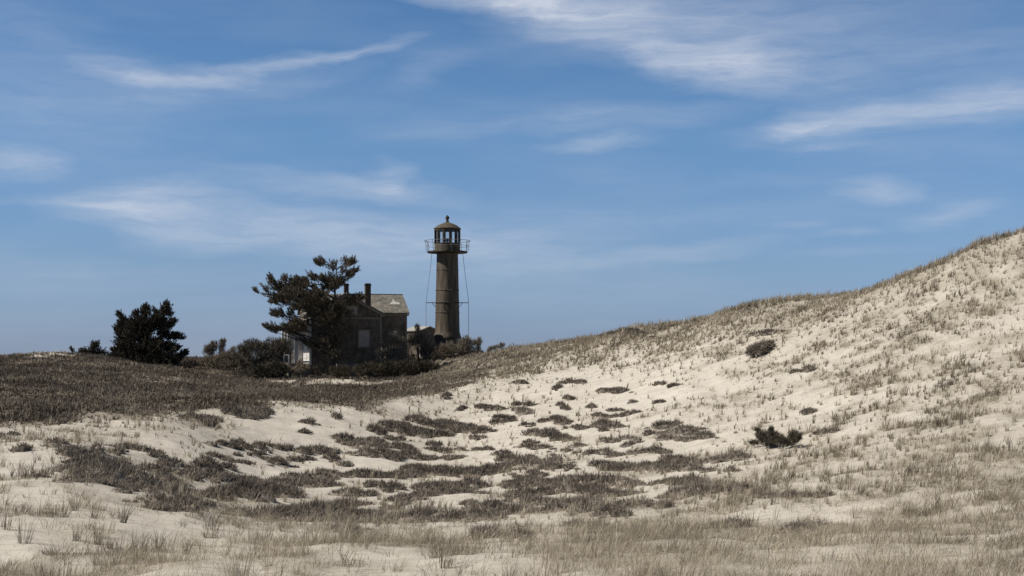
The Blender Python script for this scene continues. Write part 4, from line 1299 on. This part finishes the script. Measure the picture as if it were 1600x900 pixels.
# ------------------------------------------------------------------ heather mats: dark low cushions on the sand
MATS = [
    ('small dark heather mat at the heath edge, far left', [(93, 657, 13, 6)]),
    ('tiny heather mat at the left border below the heath edge', [(10, 680, 9, 5)]),
    ('small lone heather mat on left sand, left of the widest mat', [(36, 705, 15, 7)]),
    ('thin streak of heather up-slope left of the widest left mat', [(92, 700, 22, 5, -14), (117, 708, 20, 6, -10)]),
    ('widest ragged heather mat on the left side of the hollow', [(140, 708, 22, 9), (158, 721, 36, 12, -12), (124, 728, 26, 8), (190, 737, 48, 14, -8), (165, 750, 40, 9), (250, 736, 28, 7, -10), (206, 766, 17, 7), (240, 756, 36, 10, -8)]),
    ('deep rounded heather mat at the lower tip of the widest left mat', [(270, 790, 34, 13, -12), (284, 780, 24, 9, -10), (255, 777, 26, 9)]),
    ('ragged heather streak above the right end of the widest left mat', [(203, 697, 26, 5, -6), (235, 704, 14, 6, -12), (246, 714, 8, 4)]),
    ('round-backed pair of heather mats right of the widest left mat', [(300, 725, 26, 9), (331, 731, 20, 8)]),
    ('long double heather mat under the round-backed pair', [(320, 744, 48, 8, -6), (352, 751, 32, 7), (375, 766, 44, 12), (412, 771, 38, 11, -6)]),
    ('very small heather cushion on bare sand above the long double mat', [(341, 712, 12, 5, -12)]),
    ('dark heather mat hanging down from the heath rim at left', [(308, 655, 24, 6, -8), (327, 664, 13, 6, -20)]),
    ('black heather lump on the heath rim above the bare sand face', [(383, 647, 30, 8), (396, 653, 17, 7)]),
    ('dark heather mat at the left foot of the bare sand face', [(360, 692, 18, 6), (380, 698, 22, 6, -6), (391, 708, 15, 5)]),
    ('small heather cushion under the mat at the left foot of the sand face', [(382, 723, 18, 5)]),
    ('loose greyish heather mat below the deep rounded left mat', [(336, 786, 22, 6)]),
    ('heather mat at bare sand foot, first of the four in a row', [(409, 697, 14, 5)]),
    ('heather mat at bare sand foot, second of the four in a row', [(448, 698, 17, 5)]),
    ('darkest heather mat at bare sand foot, right end of the row', [(492, 700, 25, 7)]),
    ('heather mat tucked below the row at the sand foot', [(473, 712, 18, 5)]),
    ('thin heather mat lower left of the row at the sand foot', [(434, 718, 22, 5, -10)]),
    ('slanting heather mat lower right of the row at the sand foot', [(528, 716, 22, 6, -22)]),
    ('dark slanting heather mat on the middle of the sand slope', [(545, 690, 26, 7, -22)]),
    ('smallest heather tuft on the bare sand face', [(482, 661, 12, 4, -14)]),
    ('tiny heather tuft low on the bare sand face', [(474, 677, 6, 4)]),
    ('slim heather tuft under the rim of the bare sand face', [(526, 651, 5, 7, -40)]),
    ('wide dark heather belt on the far slope of the hollow', [(588, 671, 16, 7, -20), (612, 664, 22, 7), (640, 673, 32, 8, -6), (670, 678, 32, 8), (700, 669, 32, 6), (727, 668, 30, 6), (746, 675, 24, 5, -6), (685, 665, 26, 6)]),
    ('dark heather hump on the upper edge of the far belt', [(650, 658, 17, 7, -14)]),
    ('broad broken heather mat below the far belt', [(588, 709, 32, 7, -6), (616, 716, 16, 5), (600, 697, 17, 6), (630, 700, 16, 7, -16), (642, 710, 14, 6, -16), (620, 685, 14, 5), (578, 688, 18, 4)]),
    ('heather mat right of the broad broken mat', [(681, 694, 12, 6), (700, 704, 26, 4)]),
    ('small heather cushion under the right end of the far belt', [(742, 687, 11, 4)]),
    ('thin heather mat between far belt and hollow floor', [(752, 701, 16, 4, -8)]),
    ('dark round heather cushion on sand off the right end of the far belt', [(784, 656, 16, 6)]),
    ('long low heather mat above the dark round cushion', [(768, 638, 20, 4, -6)]),
    ('thin heather line along the top of the hollow floor', [(682, 719, 36, 3.5), (712, 716, 16, 4)]),
    ('long straight heather band across the hollow floor', [(568, 739, 34, 7), (620, 739, 32, 6), (660, 733, 32, 7), (702, 736, 42, 8), (746, 739, 42, 8), (774, 733, 20, 6)]),
    ('small heather dot at the left end of the straight band', [(515, 733, 14, 4)]),
    ('heather mat with a flat top left of the pale sand tongue', [(470, 756, 34, 8), (455, 749, 22, 6), (505, 748, 26, 3.5)]),
    ('heather mat right of the pale sand tongue', [(555, 770, 28, 6), (535, 771, 16, 4)]),
    ('small heather mat between the straight band and the floor mats', [(610, 767, 20, 5), (586, 761, 14, 4)]),
    ('large low heather mat at the front edge of the hollow floor', [(440, 796, 48, 10), (410, 801, 32, 8), (490, 796, 38, 9), (530, 786, 42, 7), (480, 812, 32, 8), (520, 812, 38, 10), (560, 804, 32, 7), (592, 809, 24, 7), (620, 788, 26, 5)]),
    ('swelling heather mat in the centre of the hollow floor', [(686, 763, 38, 7), (730, 759, 28, 7), (650, 775, 28, 5), (632, 781, 22, 4), (720, 771, 34, 4)]),
    ('wide flat heather mat on the near edge, centre of the hollow', [(700, 811, 62, 7), (660, 807, 28, 6), (750, 813, 34, 6), (775, 799, 34, 9), (800, 806, 24, 8)]),
    ('small heather tufts above the wide flat near mat', [(735, 788, 12, 4)]),
    ('lone grey heather cushion on sand near the bottom, left of centre', [(540, 832, 23, 6)]),
    ('grey heather mat mixed with grass, bottom centre', [(760, 838, 26, 9)]),
    ('thin heather mat at the right end of the far belt slope', [(785, 713, 11, 4), (791, 722, 16, 4)]),
    ('first tiny cushion at left of the scattered sand cushions', [(809, 631, 7, 4)]),
    ('tiny cushion beside the first one, on the pale sand', [(828, 634, 9, 4)]),
    ('oval cushion just below the two tiny cushions', [(815, 645, 15, 5)]),
    ('tiny dark cushion high on the pale sand, right of the tiny pair', [(890, 622, 7, 3.5)]),
    ('tiny slanting cushion below the high tiny dark one', [(878, 635, 9, 3.5, -14)]),
    ('faint tiny cushion alone in the middle of pale sand', [(924, 632, 6, 2.5)]),
    ('medium oval cushion over the largest round cushion on pale sand', [(867, 659, 19, 6)]),
    ('largest round dark cushion on the pale sand', [(850, 677, 21, 8)]),
    ('thin faint cushion left of the largest round cushion', [(825, 667, 10, 3)]),
    ('cushion lower right of the largest round cushion', [(884, 687, 18, 5)]),
    ('small oval cushion, left of three close together on pale sand', [(938, 647, 13, 4.5)]),
    ('small arched cushion, upper of three close together on pale sand', [(962, 637, 10, 4)]),
    ('pale small cushion, lower of three close together on pale sand', [(953, 651, 11, 3.5)]),
    ('neat oval cushion right of the three close together', [(982, 650, 14, 5, 8)]),
    ('domed dark cushion with a tail, below the three close together', [(948, 667, 19, 7), (942, 675, 8, 4)]),
    ('tiny cushion above the neat oval one', [(990, 625, 7, 3)]),
    ('tiny cushion farthest right on the upper pale sand', [(1028, 625, 8, 3)]),
    ('rising oval cushion, upper left of the right-hand drift', [(1036, 669, 21, 6, 10)]),
    ('cushion tucked under the rising oval one', [(1021, 681, 15, 5)]),
    ('double heather drift rising on the right slope', [(1071, 675, 22, 6, 10), (1054, 685, 20, 5), (1095, 680, 18, 5), (1105, 686, 12, 4)]),
    ('flat cushion under the domed cushion with a tail', [(959, 690, 18, 5, 6)]),
    ('slanted cushion right of the flat one', [(988, 694, 16, 5, 14)]),
    ('thin heather mat between the two large round cushions', [(902, 671, 18, 3.5)]),
    ('thin heather line left, under the largest round cushion', [(828, 692, 11, 3), (835, 701, 22, 4, -6)]),
    ('humped cushion under the lower-right cushion', [(875, 708, 17, 6)]),
    ('long thin cushion right of the humped one', [(934, 707, 22, 5, 6), (903, 699, 11, 3.5)]),
    ('layered heather mat at the top of the floor centre', [(820, 721, 32, 5), (822, 732, 30, 7)]),
    ('stacked round heather mat right of the layered one', [(876, 724, 18, 6), (872, 735, 21, 6)]),
    ('thin rising heather line at the right of the floor', [(987, 710, 32, 3.5, 6)]),
    ('long heather ribbon rising to the right', [(968, 729, 48, 6, 3), (1012, 724, 40, 3.5, 6)]),
    ('dark compact cushion right of the rising line', [(1033, 705, 13, 6)]),
    ('thick heather drift pointing up the right slope', [(1130, 712, 28, 7, 6), (1090, 719, 28, 6), (1060, 715, 24, 6), (1085, 729, 24, 5)]),
    ('low mat left under the thick right drift', [(1038, 731, 26, 5, 4)]),
    ('thin mat right under the thick right drift', [(1123, 733, 20, 4)]),
    ('large swelling mat at the right of the hollow floor', [(948, 749, 34, 10), (900, 748, 34, 6), (850, 753, 38, 7), (810, 757, 28, 6), (830, 744, 22, 5)]),
    ('humped mat right of the large swelling one', [(1080, 746, 32, 8), (1040, 750, 20, 6), (1118, 753, 15, 5)]),
    ('widest flat mat in the middle of the floor', [(893, 773, 64, 7), (830, 773, 38, 7), (950, 771, 38, 7), (820, 785, 38, 5), (880, 790, 48, 7)]),
    ('front mat with overhanging dry grass, right of centre', [(870, 804, 32, 8), (910, 799, 32, 7), (945, 806, 30, 10), (928, 823, 15, 7), (895, 824, 13, 5), (962, 800, 22, 8)]),
    ('dark mat with pale stalks lying across it', [(1061, 776, 25, 8), (1090, 773, 24, 7)]),
    ('small mat left of the one with pale stalks', [(999, 786, 23, 5)]),
    ('grey mat below and between the front mats', [(1024, 797, 22, 5)]),
    ('grey mat right of the one with pale stalks', [(1140, 775, 24, 7), (1180, 775, 18, 4)]),
    ('grass-grown grey mat near the bottom, right of centre', [(1135, 819, 30, 7, 6)]),
    ('grey tuft of heather at the bottom centre, in tall grass', [(814, 843, 17, 9)]),
    ('thin mat under the widest flat one', [(815, 804, 22, 3.5)]),
    ('black bristly mat at the bottom right, darkest in the grass', [(1248, 826, 28, 9, 8), (1290, 818, 20, 5)]),
    ('faint mat up-left of the black bristly mat', [(1219, 786, 24, 6)]),
    ('small faint mat above the black bristly mat', [(1281, 783, 14, 4)]),
    ('small slanting cushion right of the dark knobbly bush, higher up', [(1259, 646, 15, 3.5, 14)]),
    ('faint cushion lower right of the small slanting one', [(1293, 674, 14, 3.5, 8)]),
    ('dark flat mat on the dune crest, left part of the skyline', [(975, 517, 26, 5, 10)]),
    ('small cushion at the foot of the grassy ridge, leaning right', [(907, 598, 9, 4, -12)]),
    ('wide oval cushion alone on the upper pale sand', [(960, 607, 19, 5)]),
    ('ragged cushion just left of the leaning ridge-foot one', [(885, 598, 10, 4)]),
    ('tufted cushion under the ragged ridge-foot one', [(870, 608, 9, 5)]),
    ('flat cushion at the edge of the grassy ridge', [(813, 600, 11, 3)]),
    ('thin arched cushion on upper sand right of the wide oval one', [(1041, 598, 16, 4)]),
    ('small dark tuft on sand under the ridge edge, left', [(697, 623, 6, 5)]),
    ('tiny pointed tuft beside the long low mat', [(721, 639, 5, 4)]),
    ('blurred cushion right side of the dune, upper slope', [(1265, 577, 14, 5)]),
    ('faint long cushion above the windswept shrub', [(1195, 520, 18, 3.5, 8)]),
]


def build_mats():
    """each mat is a crowd of small twiggy cushions grown together on the sand"""
    NR, NA = 3, 9
    rr = np.array([0.45, 0.8, 1.0])
    th = np.linspace(0, 2 * np.pi, NA, endpoint=False)
    UX = np.concatenate([[0], (rr[:, None] * np.cos(th)).ravel()])
    UY = np.concatenate([[0], (rr[:, None] * np.sin(th)).ravel()])
    UZ = np.concatenate([[1.0], np.repeat(np.sqrt(np.clip(1 - rr ** 2, 0, 1)), NA)])
    idx = 1 + np.arange(NR * NA).reshape(NR, NA)
    nx = np.roll(idx, -1, 1)
    Q0 = np.stack([idx[:-1], idx[1:], nx[1:], nx[:-1]], -1).reshape(-1, 4)
    T0 = np.stack([np.zeros(NA, int), idx[0], nx[0]], -1)
    NV = 1 + NR * NA
    for mi, (label, ells) in enumerate(MATS):
        rng = np.random.default_rng(1000 + mi)
        cu = []
        org = None
        for e in ells:
            px, py, rx, ry = e[:4]
            ang = math.radians(e[4]) if len(e) > 4 else 0.0
            c = hit(px, py + ry * 0.35)
            n0, n1 = hit(px, py + ry * 1.0), hit(px, py - ry * 0.45)
            dep = min(max(0.22, (n1[1] - n0[1]) / 2), 4.0) * 0.8
            cyw = (n1[1] + n0[1]) / 2
            k = cyw / F
            rw = rx * k
            cxw = (px - 800) * k
            if org is None:
                org = np.array([cxw, cyw, float(H(cxw, cyw))])
            hl, hr = hit(px - rx, py + math.tan(ang) * rx), hit(px + rx, py - math.tan(ang) * rx)
            tilt = float(np.clip((hr[1] - hl[1]) / max(hr[0] - hl[0], 0.05), -4, 4))
            rw *= 1.06
            hgt = min(0.50, 0.12 + 0.95 * ry * k)
            m = int(np.clip(math.pi * rw * dep / 0.105, 9, 190))
            t = rng.uniform(0, 2 * np.pi, m)
            r = rng.uniform(0, 1, m) ** 0.5
            # stragglers round the rim
            ns = max(2, m // 4)
            r[:ns] = rng.uniform(0.92, 1.55 if m > 45 else 1.12, ns)
            X = r * np.cos(t) * rw * (1 + 0.25 * np.sign(np.cos(t)) * (rng.uniform(0, 1, m) < 0.25))
            Y_ = r * np.sin(t) * dep + X * tilt
            gx, gy = cxw + X, cyw + Y_
            ok = (fbm(gx * 1.1, gy * 0.7, 200 + mi, 2) > -0.27) | (rng.uniform(0, 1, m) < 0.15)
            ok[ns:ns + 4] = True
            rc = rng.uniform(0.17, 0.36, m) * np.clip(rw / 0.7, 0.55, 1.15) * np.where(r > 0.95, 0.6, 1.0)
            hc = hgt * rng.uniform(0.45, 1.0, m) * np.where(r > 0.95, 0.5, 1.0) * (1.15 - 0.55 * np.clip(r, 0, 1) ** 2)
            cu += [(a, b, p, q, k) for a, b, p, q, o in zip(gx, gy, rc, hc, ok) if o]
        cu = np.array(cu)
        n = len(cu)
        gz = H(cu[:, 0], cu[:, 1])
        sx = cu[:, 2] * rng.uniform(1.0, 1.7, n)
        sy = cu[:, 2] * rng.uniform(0.9, 1.5, n)
        V = np.stack([cu[:, 0:1] + UX[None] * sx[:, None] * 0.9, cu[:, 1:2] + UY[None] * sy[:, None] * 0.9,
                      gz[:, None] - 0.05 + UZ[None] * (cu[:, 3:4] * 0.75 + 0.03)], -1)
        V += rng.normal(0, 0.018, V.shape)
        off = (np.arange(n) * NV)[:, None, None]
        Q = (Q0[None] + off).reshape(-1, 4)
        T = (T0[None] + off).reshape(-1, 3)
        # twigs standing all over every cushion
        nt_ = np.clip((40 + 620 * sx * sy), 30, 160).astype(int)
        ci = np.repeat(np.arange(n), nt_)
        N = len(ci)
        t = rng.uniform(0, 2 * np.pi, N)
        r = rng.uniform(0, 1, N) ** 0.5 * 1.05
        ux, uy = r * np.cos(t), r * np.sin(t)
        uz = np.sqrt(np.clip(1 - r ** 2, 0, 1))
        B = np.stack([cu[ci, 0] + ux * sx[ci] * 0.92, cu[ci, 1] + uy * sy[ci] * 0.92, gz[ci] - 0.03 + uz * cu[ci, 3] * 0.75], -1)
        D = np.stack([ux * 0.55 + 0.10, uy * 0.55, 0.55 + 0.5 * uz], -1) + rng.normal(0, 0.33, (N, 3))
        D[:, 2] = np.abs(D[:, 2])
        D /= np.linalg.norm(D, axis=1, keepdims=True)
        L = (0.06 + cu[ci, 3] * rng.uniform(0.25, 0.75, N))[:, None]
        W = np.cross(D, rng.normal(0, 1, (N, 3)))
        W *= (np.maximum(0.008, 0.00028 * cu[ci, 1]) / (np.linalg.norm(W, axis=1) + 1e-9))[:, None]
        tv = np.stack([B - W, B + W, B + D * L], 1).reshape(-1, 3)
        allv = np.vstack([V.reshape(-1, 3), tv]) - org
        tris = np.vstack([T, np.arange(len(tv)).reshape(-1, 3) + n * NV])
        o = mesh_np('heather_mat', allv, Q, tris, M_mat)
        o.location = org
        tag(o, label, 'heather', 'dark heather mats on the sand of the hollow and dune')


build_mats()


# ------------------------------------------------------------------ beach grass
def blades(base, n_each, height, radius, width, rng, lean=0.35, wind=(0.12, 0.0), droop=0.35):
    """curved blades fanning out of every base point; three rows of vertices each"""
    idx = np.repeat(np.arange(len(base)), n_each)
    n = len(idx)
    a = rng.uniform(0, 2 * np.pi, n)
    rr = radius[idx] * np.sqrt(rng.uniform(0, 1, n))
    bx = base[idx, 0] + rr * np.cos(a)
    by = base[idx, 1] + rr * np.sin(a)
    bz = H(bx, by) - 0.02
    h = height[idx] * rng.uniform(0.35, 1.1, n)
    la = a + rng.normal(0, 0.9, n)
    ll = np.abs(rng.normal(0, lean, n)) + 0.05
    dx = np.cos(la) * ll + wind[0]
    dy = np.sin(la) * ll + wind[1]
    w = width[idx] * rng.uniform(0.7, 1.3, n)
    fa = rng.uniform(0, 2 * np.pi, n)
    wx, wy = np.cos(fa) * w / 2, np.sin(fa) * w / 2
    m = 0.55
    mx, my, mz = bx + dx * h * m * 0.75, by + dy * h * m * 0.75, bz + h * m
    dr = droop * rng.uniform(0, 1, n) * ll
    tx, ty, tz = bx + dx * h * (1.15 + dr), by + dy * h * (1.15 + dr), bz + h * (1 - 0.6 * dr)
    V = np.empty((n, 5, 3), np.float32)
    V[:, 0] = np.stack([bx - wx, by - wy, bz], -1)
    V[:, 1] = np.stack([bx + wx, by + wy, bz], -1)
    V[:, 2] = np.stack([mx + wx * .8, my + wy * .8, mz], -1)
    V[:, 3] = np.stack([mx - wx * .8, my - wy * .8, mz], -1)
    V[:, 4] = np.stack([tx, ty, tz], -1)
    k = np.arange(n)[:, None] * 5
    return V.reshape(-1, 3), k + np.array([[0, 1, 2, 3]]), k + np.array([[3, 2, 4]])


def scatter(rng, n):
    """points spread evenly over the wedge of dunes in view, with a margin"""
    y = np.sqrt(rng.uniform(11 ** 2, 172 ** 2, n))
    x = rng.uniform(-0.50, 0.60, n) * y
    return x, y


def build_grass():
    rng = np.random.default_rng(77)
    area = 1.10 * (172 ** 2 - 11 ** 2) / 2
    DMAX = 22.0
    n = int(area * DMAX)
    x, y = scatter(rng, n)
    d, crest = grass_density(x, y)
    hm = heath_mask(x, y)
    d = d * (1 - 0.75 * hm * (x < -0.09 * y))
    keep = rng.uniform(0, DMAX, n) < d * np.where(y > 34, 1.0, 1.2)
    # nothing on ground that no line of sight reaches far behind the crest
    sk = np.interp(800 + F * x / y, [780, 1000, 1200, 1400, 1600, 2100], [150, 122, 107, 94, 90, 92])
    keep &= ~((x > 0) & (y > sk))
    x, y, d, crest = x[keep], y[keep], d[keep], crest[keep]
    h = rng.uniform(0.12, 0.46, len(x)) * (0.85 + 0.3 * rng.uniform(0, 1, len(x)) ** 3) * np.where(y < 30, 1.05, 1.0)
    h *= 1 - 0.25 * (1 - sstep(24, 32, y)) * sstep(0.0, 5.0, x)
    h *= (1 + 0.25 * crest) * (0.75 + 0.6 * sstep(-.3, .4, fbm(x / 1.4, y / 1.4, 63, 2)))
    rad = rng.uniform(0.03, 0.13, len(x)) * (1 + 0.6 * np.clip(d / 8, 0, 1)) * rng.uniform(0.6, 2.2, len(x))
    wid = np.maximum(0.0055, 0.00029 * y)
    nb = np.where(y < 32, rng.integers(8, 34, len(x)), np.where(y < 60, rng.integers(7, 20, len(x)), rng.integers(6, 14, len(x))))
    base = np.stack([x, y, np.zeros_like(x)], -1)
    nr_ = y < 34
    V, q, t = blades(base[nr_], nb[nr_], h[nr_], rad[nr_], wid[nr_], rng, 0.72, (0.16, 0.02), 0.8)
    V5, q5, t5 = blades(base[~nr_], nb[~nr_], h[~nr_], rad[~nr_] * 0.40, wid[~nr_] * 1.1, rng, 0.24, (0.12, 0.0), 0.5)
    # fallen and leaning stalks between the tussocks
    n2 = int(area * 12)
    x2, y2 = scatter(rng, n2)
    d2, _ = grass_density(x2, y2)
    k2 = (rng.uniform(0, 11, n2) < d2) & (y2 < 95)
    x2, y2 = x2[k2], y2[k2]
    b2 = np.stack([x2, y2, np.zeros_like(x2)], -1)
    V2, q2, t2 = blades(b2, np.full(len(x2), 2), rng.uniform(0.06, 0.2, len(x2)), np.full(len(x2), 0.2), np.maximum(0.005, 0.00022 * y2), rng, 1.9, (0.5, 0.0), 0.1)
    # short sprigs and dead bits that mottle the sand everywhere
    n3 = int(area * 34)
    x3, y3 = scatter(rng, n3)
    d3, _ = grass_density(x3, y3)
    pt = 0.25 + 1.3 * sstep(-0.25, 0.35, fbm(x3 / 1.7, y3 / 2.4, 83, 3))
    hm3 = heath_mask(x3, y3)
    k3 = (rng.uniform(0, 8.0, n3) < (d3 + 0.55) * pt * (1 - 0.8 * hm3)) & (y3 < 112)
    sk3 = np.interp(800 + F * x3 / y3, [780, 1000, 1200, 1400, 1600, 2100], [150, 120, 104, 90, 87, 89])
    k3 &= ~((x3 > 0) & (y3 > sk3))
    x3, y3 = x3[k3], y3[k3]
    b3 = np.stack([x3, y3, np.zeros_like(x3)], -1)
    V3, q3, t3 = blades(b3, np.where(y3 < 45, 4, 2), rng.uniform(0.05, 0.20, len(x3)), np.full(len(x3), 0.06), np.maximum(0.005, 0.00022 * y3), rng, 0.9, (0.3, 0.0), 0.3)
    # thin long single blades standing about in the near sand
    n4 = int(area * 9)
    x4, y4 = scatter(rng, n4)
    d4, _ = grass_density(x4, y4)
    k4 = (rng.uniform(0, 10.0, n4) < d4 + 0.5) & (y4 < 55)
    x4, y4 = x4[k4], y4[k4]
    b4 = np.stack([x4, y4, np.zeros_like(x4)], -1)
    V4, q4, t4 = blades(b4, np.full(len(x4), 2), rng.uniform(0.25, 0.62, len(x4)), np.full(len(x4), 0.25), np.maximum(0.0045, 0.0002 * y4), rng, 0.95, (0.35, 0.0), 0.7)
    Vs, qs, ts, o0 = [], [], [], 0
    for a_, b_, c_ in ((V, q, t), (V5, q5, t5), (V2, q2, t2), (V3, q3, t3), (V4, q4, t4)):
        Vs.append(a_); qs.append(b_ + o0); ts.append(c_ + o0)
        o0 += len(a_)
    o = mesh_np('beach_grass', np.vstack(Vs), np.vstack(qs), np.vstack(ts), M_grass)
    o.data.materials.append(M_stalk)
    nq, ntt = sum(map(len, qs)), sum(map(len, ts))
    mi_ = np.concatenate([np.zeros(nq - len(q4), np.int32), np.ones(len(q4), np.int32), np.zeros(ntt - len(t4), np.int32), np.ones(len(t4), np.int32)])
    o.data.polygons.foreach_set('material_index', mi_)
    tag(o, 'dry tan beach grass growing in tufts over the sand dunes', 'grass', kind='stuff')
    print('grass blades', o0 // 5)


build_grass()


def build_heath():
    rng = np.random.default_rng(78)
    n = 340000
    y = np.sqrt(rng.uniform(52 ** 2, 172 ** 2, n))
    x = rng.uniform(-0.46, 0.06, n) * y
    m = heath_mask(x, y)
    # denser in clumps
    cl = fbm(x / 2.0, y / 3.0, 91, 3)
    keep = rng.uniform(0, 1, n) < m * (0.45 + 1.1 * sstep(-0.3, 0.3, cl))
    x, y, cl = x[keep], y[keep], cl[keep]
    C = np.stack([x, y, H(x, y) - 0.02], -1)
    D = np.tile(np.array([[0.22, 0, 1.0]]), (len(C), 1))
    ln = 0.19
    tall = cl + rng.normal(0, 0.08, len(cl)) > 0.16
    V = np.vstack([needles(C[~tall], D[~tall], 4, ln, 0.055, 0.8, rng), needles(C[tall], D[tall], 4, 0.28, 0.055, 0.75, rng)])
    o = mesh_np('heath_scrub', V, None, np.arange(len(V)).reshape(-1, 3), M_heath)
    tag(o, 'dark brown low heath scrub covering the flat ground before the house', 'heath', kind='stuff')


build_heath()

# single tussocks one can pick out in the foreground
TUSS = [
    (38, 850, 62, 26, 'tall dark grass tussock at left edge, second from the bottom corner'),
    (72, 897, 40, 44, 'stubby dark grass tussock in the bottom left corner'),
    (100, 896, 34, 20, 'short grass tussock just right of the stubby corner one'),
    (118, 842, 34, 12, 'slim dark grass tussock left of the bare sand, lower left'),
    (86, 806, 30, 14, 'short grass tussock above the tall dark left-edge one'),
    (192, 820, 44, 16, 'bushy dark grass tussock on left sand, under the widest heather mat'),
    (117, 795, 40, 14, 'upright tawny grass tussock on the left sand, midway up'),
    (152, 846, 40, 14, 'paired grass tussock in the lower left, right of the slim dark one'),
    (172, 853, 24, 9, 'smallest dark grass tuft beside the paired tussock, lower left'),
    (215, 865, 52, 26, 'broad loose grass tussock at the lower left centre'),
    (247, 862, 46, 16, 'narrow tall grass tussock right of the broad loose one'),
    (290, 868, 34, 12, 'lone grass tussock on pale sand, lower left centre'),
    (287, 826, 22, 12, 'short stubby tuft on pale sand beneath the deep heather mat'),
    (375, 896, 60, 40, 'largest fan of tan grass at the bottom, left of centre'),
    (330, 832, 46, 40, 'wide hazy grass clump right of the deep rounded heather mat'),
    (696, 888, 58, 20, 'tall upright grass tussock at the bottom, just left of centre'),
    (10, 830, 56, 22, 'grass tussock cut by the left border, halfway up the foreground'),
    (441, 830, 22, 9, 'small dark tuft on sand under the front heather mat'),
    (590, 830, 24, 8, 'little grass tuft under the right end of the front mat'),
    (1380, 716, 30, 18, 'pointed grass tussock on bare sand, middle of the right dune'),
    (1404, 703, 24, 10, 'narrow dark tuft above right of the pointed tussock'),
    (1475, 745, 26, 14, 'round dark tuft on the right dune, below the narrow dark one'),
    (1540, 683, 26, 12, 'upright tuft far right on the dune, beside smooth sand'),
    (1455, 668, 24, 14, 'twin-stemmed dark tuft on the right dune, upper middle'),
    (1314, 776, 22, 7, 'thin dark stalky tuft on pale sand right of the faint mats'),
    (1275, 716, 20, 12, 'dark tuft below right of the knobbly bush'),
]
for i, (px, py, hp, wp, label) in enumerate(TUSS):
    rng = np.random.default_rng(500 + i)
    c = hit(px, py)
    k = c[1] / F
    nb = int((46 if hp > 30 else 30) * rng.uniform(0.6, 1.3))
    lean_ = rng.uniform(0.18, 0.5)
    V, q, t = blades(np.array([[c[0], c[1], 0]]), np.array([nb]), np.array([hp * k]), np.array([max(0.05, wp * k * rng.uniform(0.28, 0.5))]), np.array([max(0.006, 0.00028 * c[1])]), rng, lean_, (rng.uniform(-0.05, 0.25), 0.0), 0.6)
    o = mesh_np('grass_tussock', V - c, q, t, M_tuss)
    o.location = c
    tag(o, label, 'grass tussock', 'grass tussocks standing out in the foreground sand')
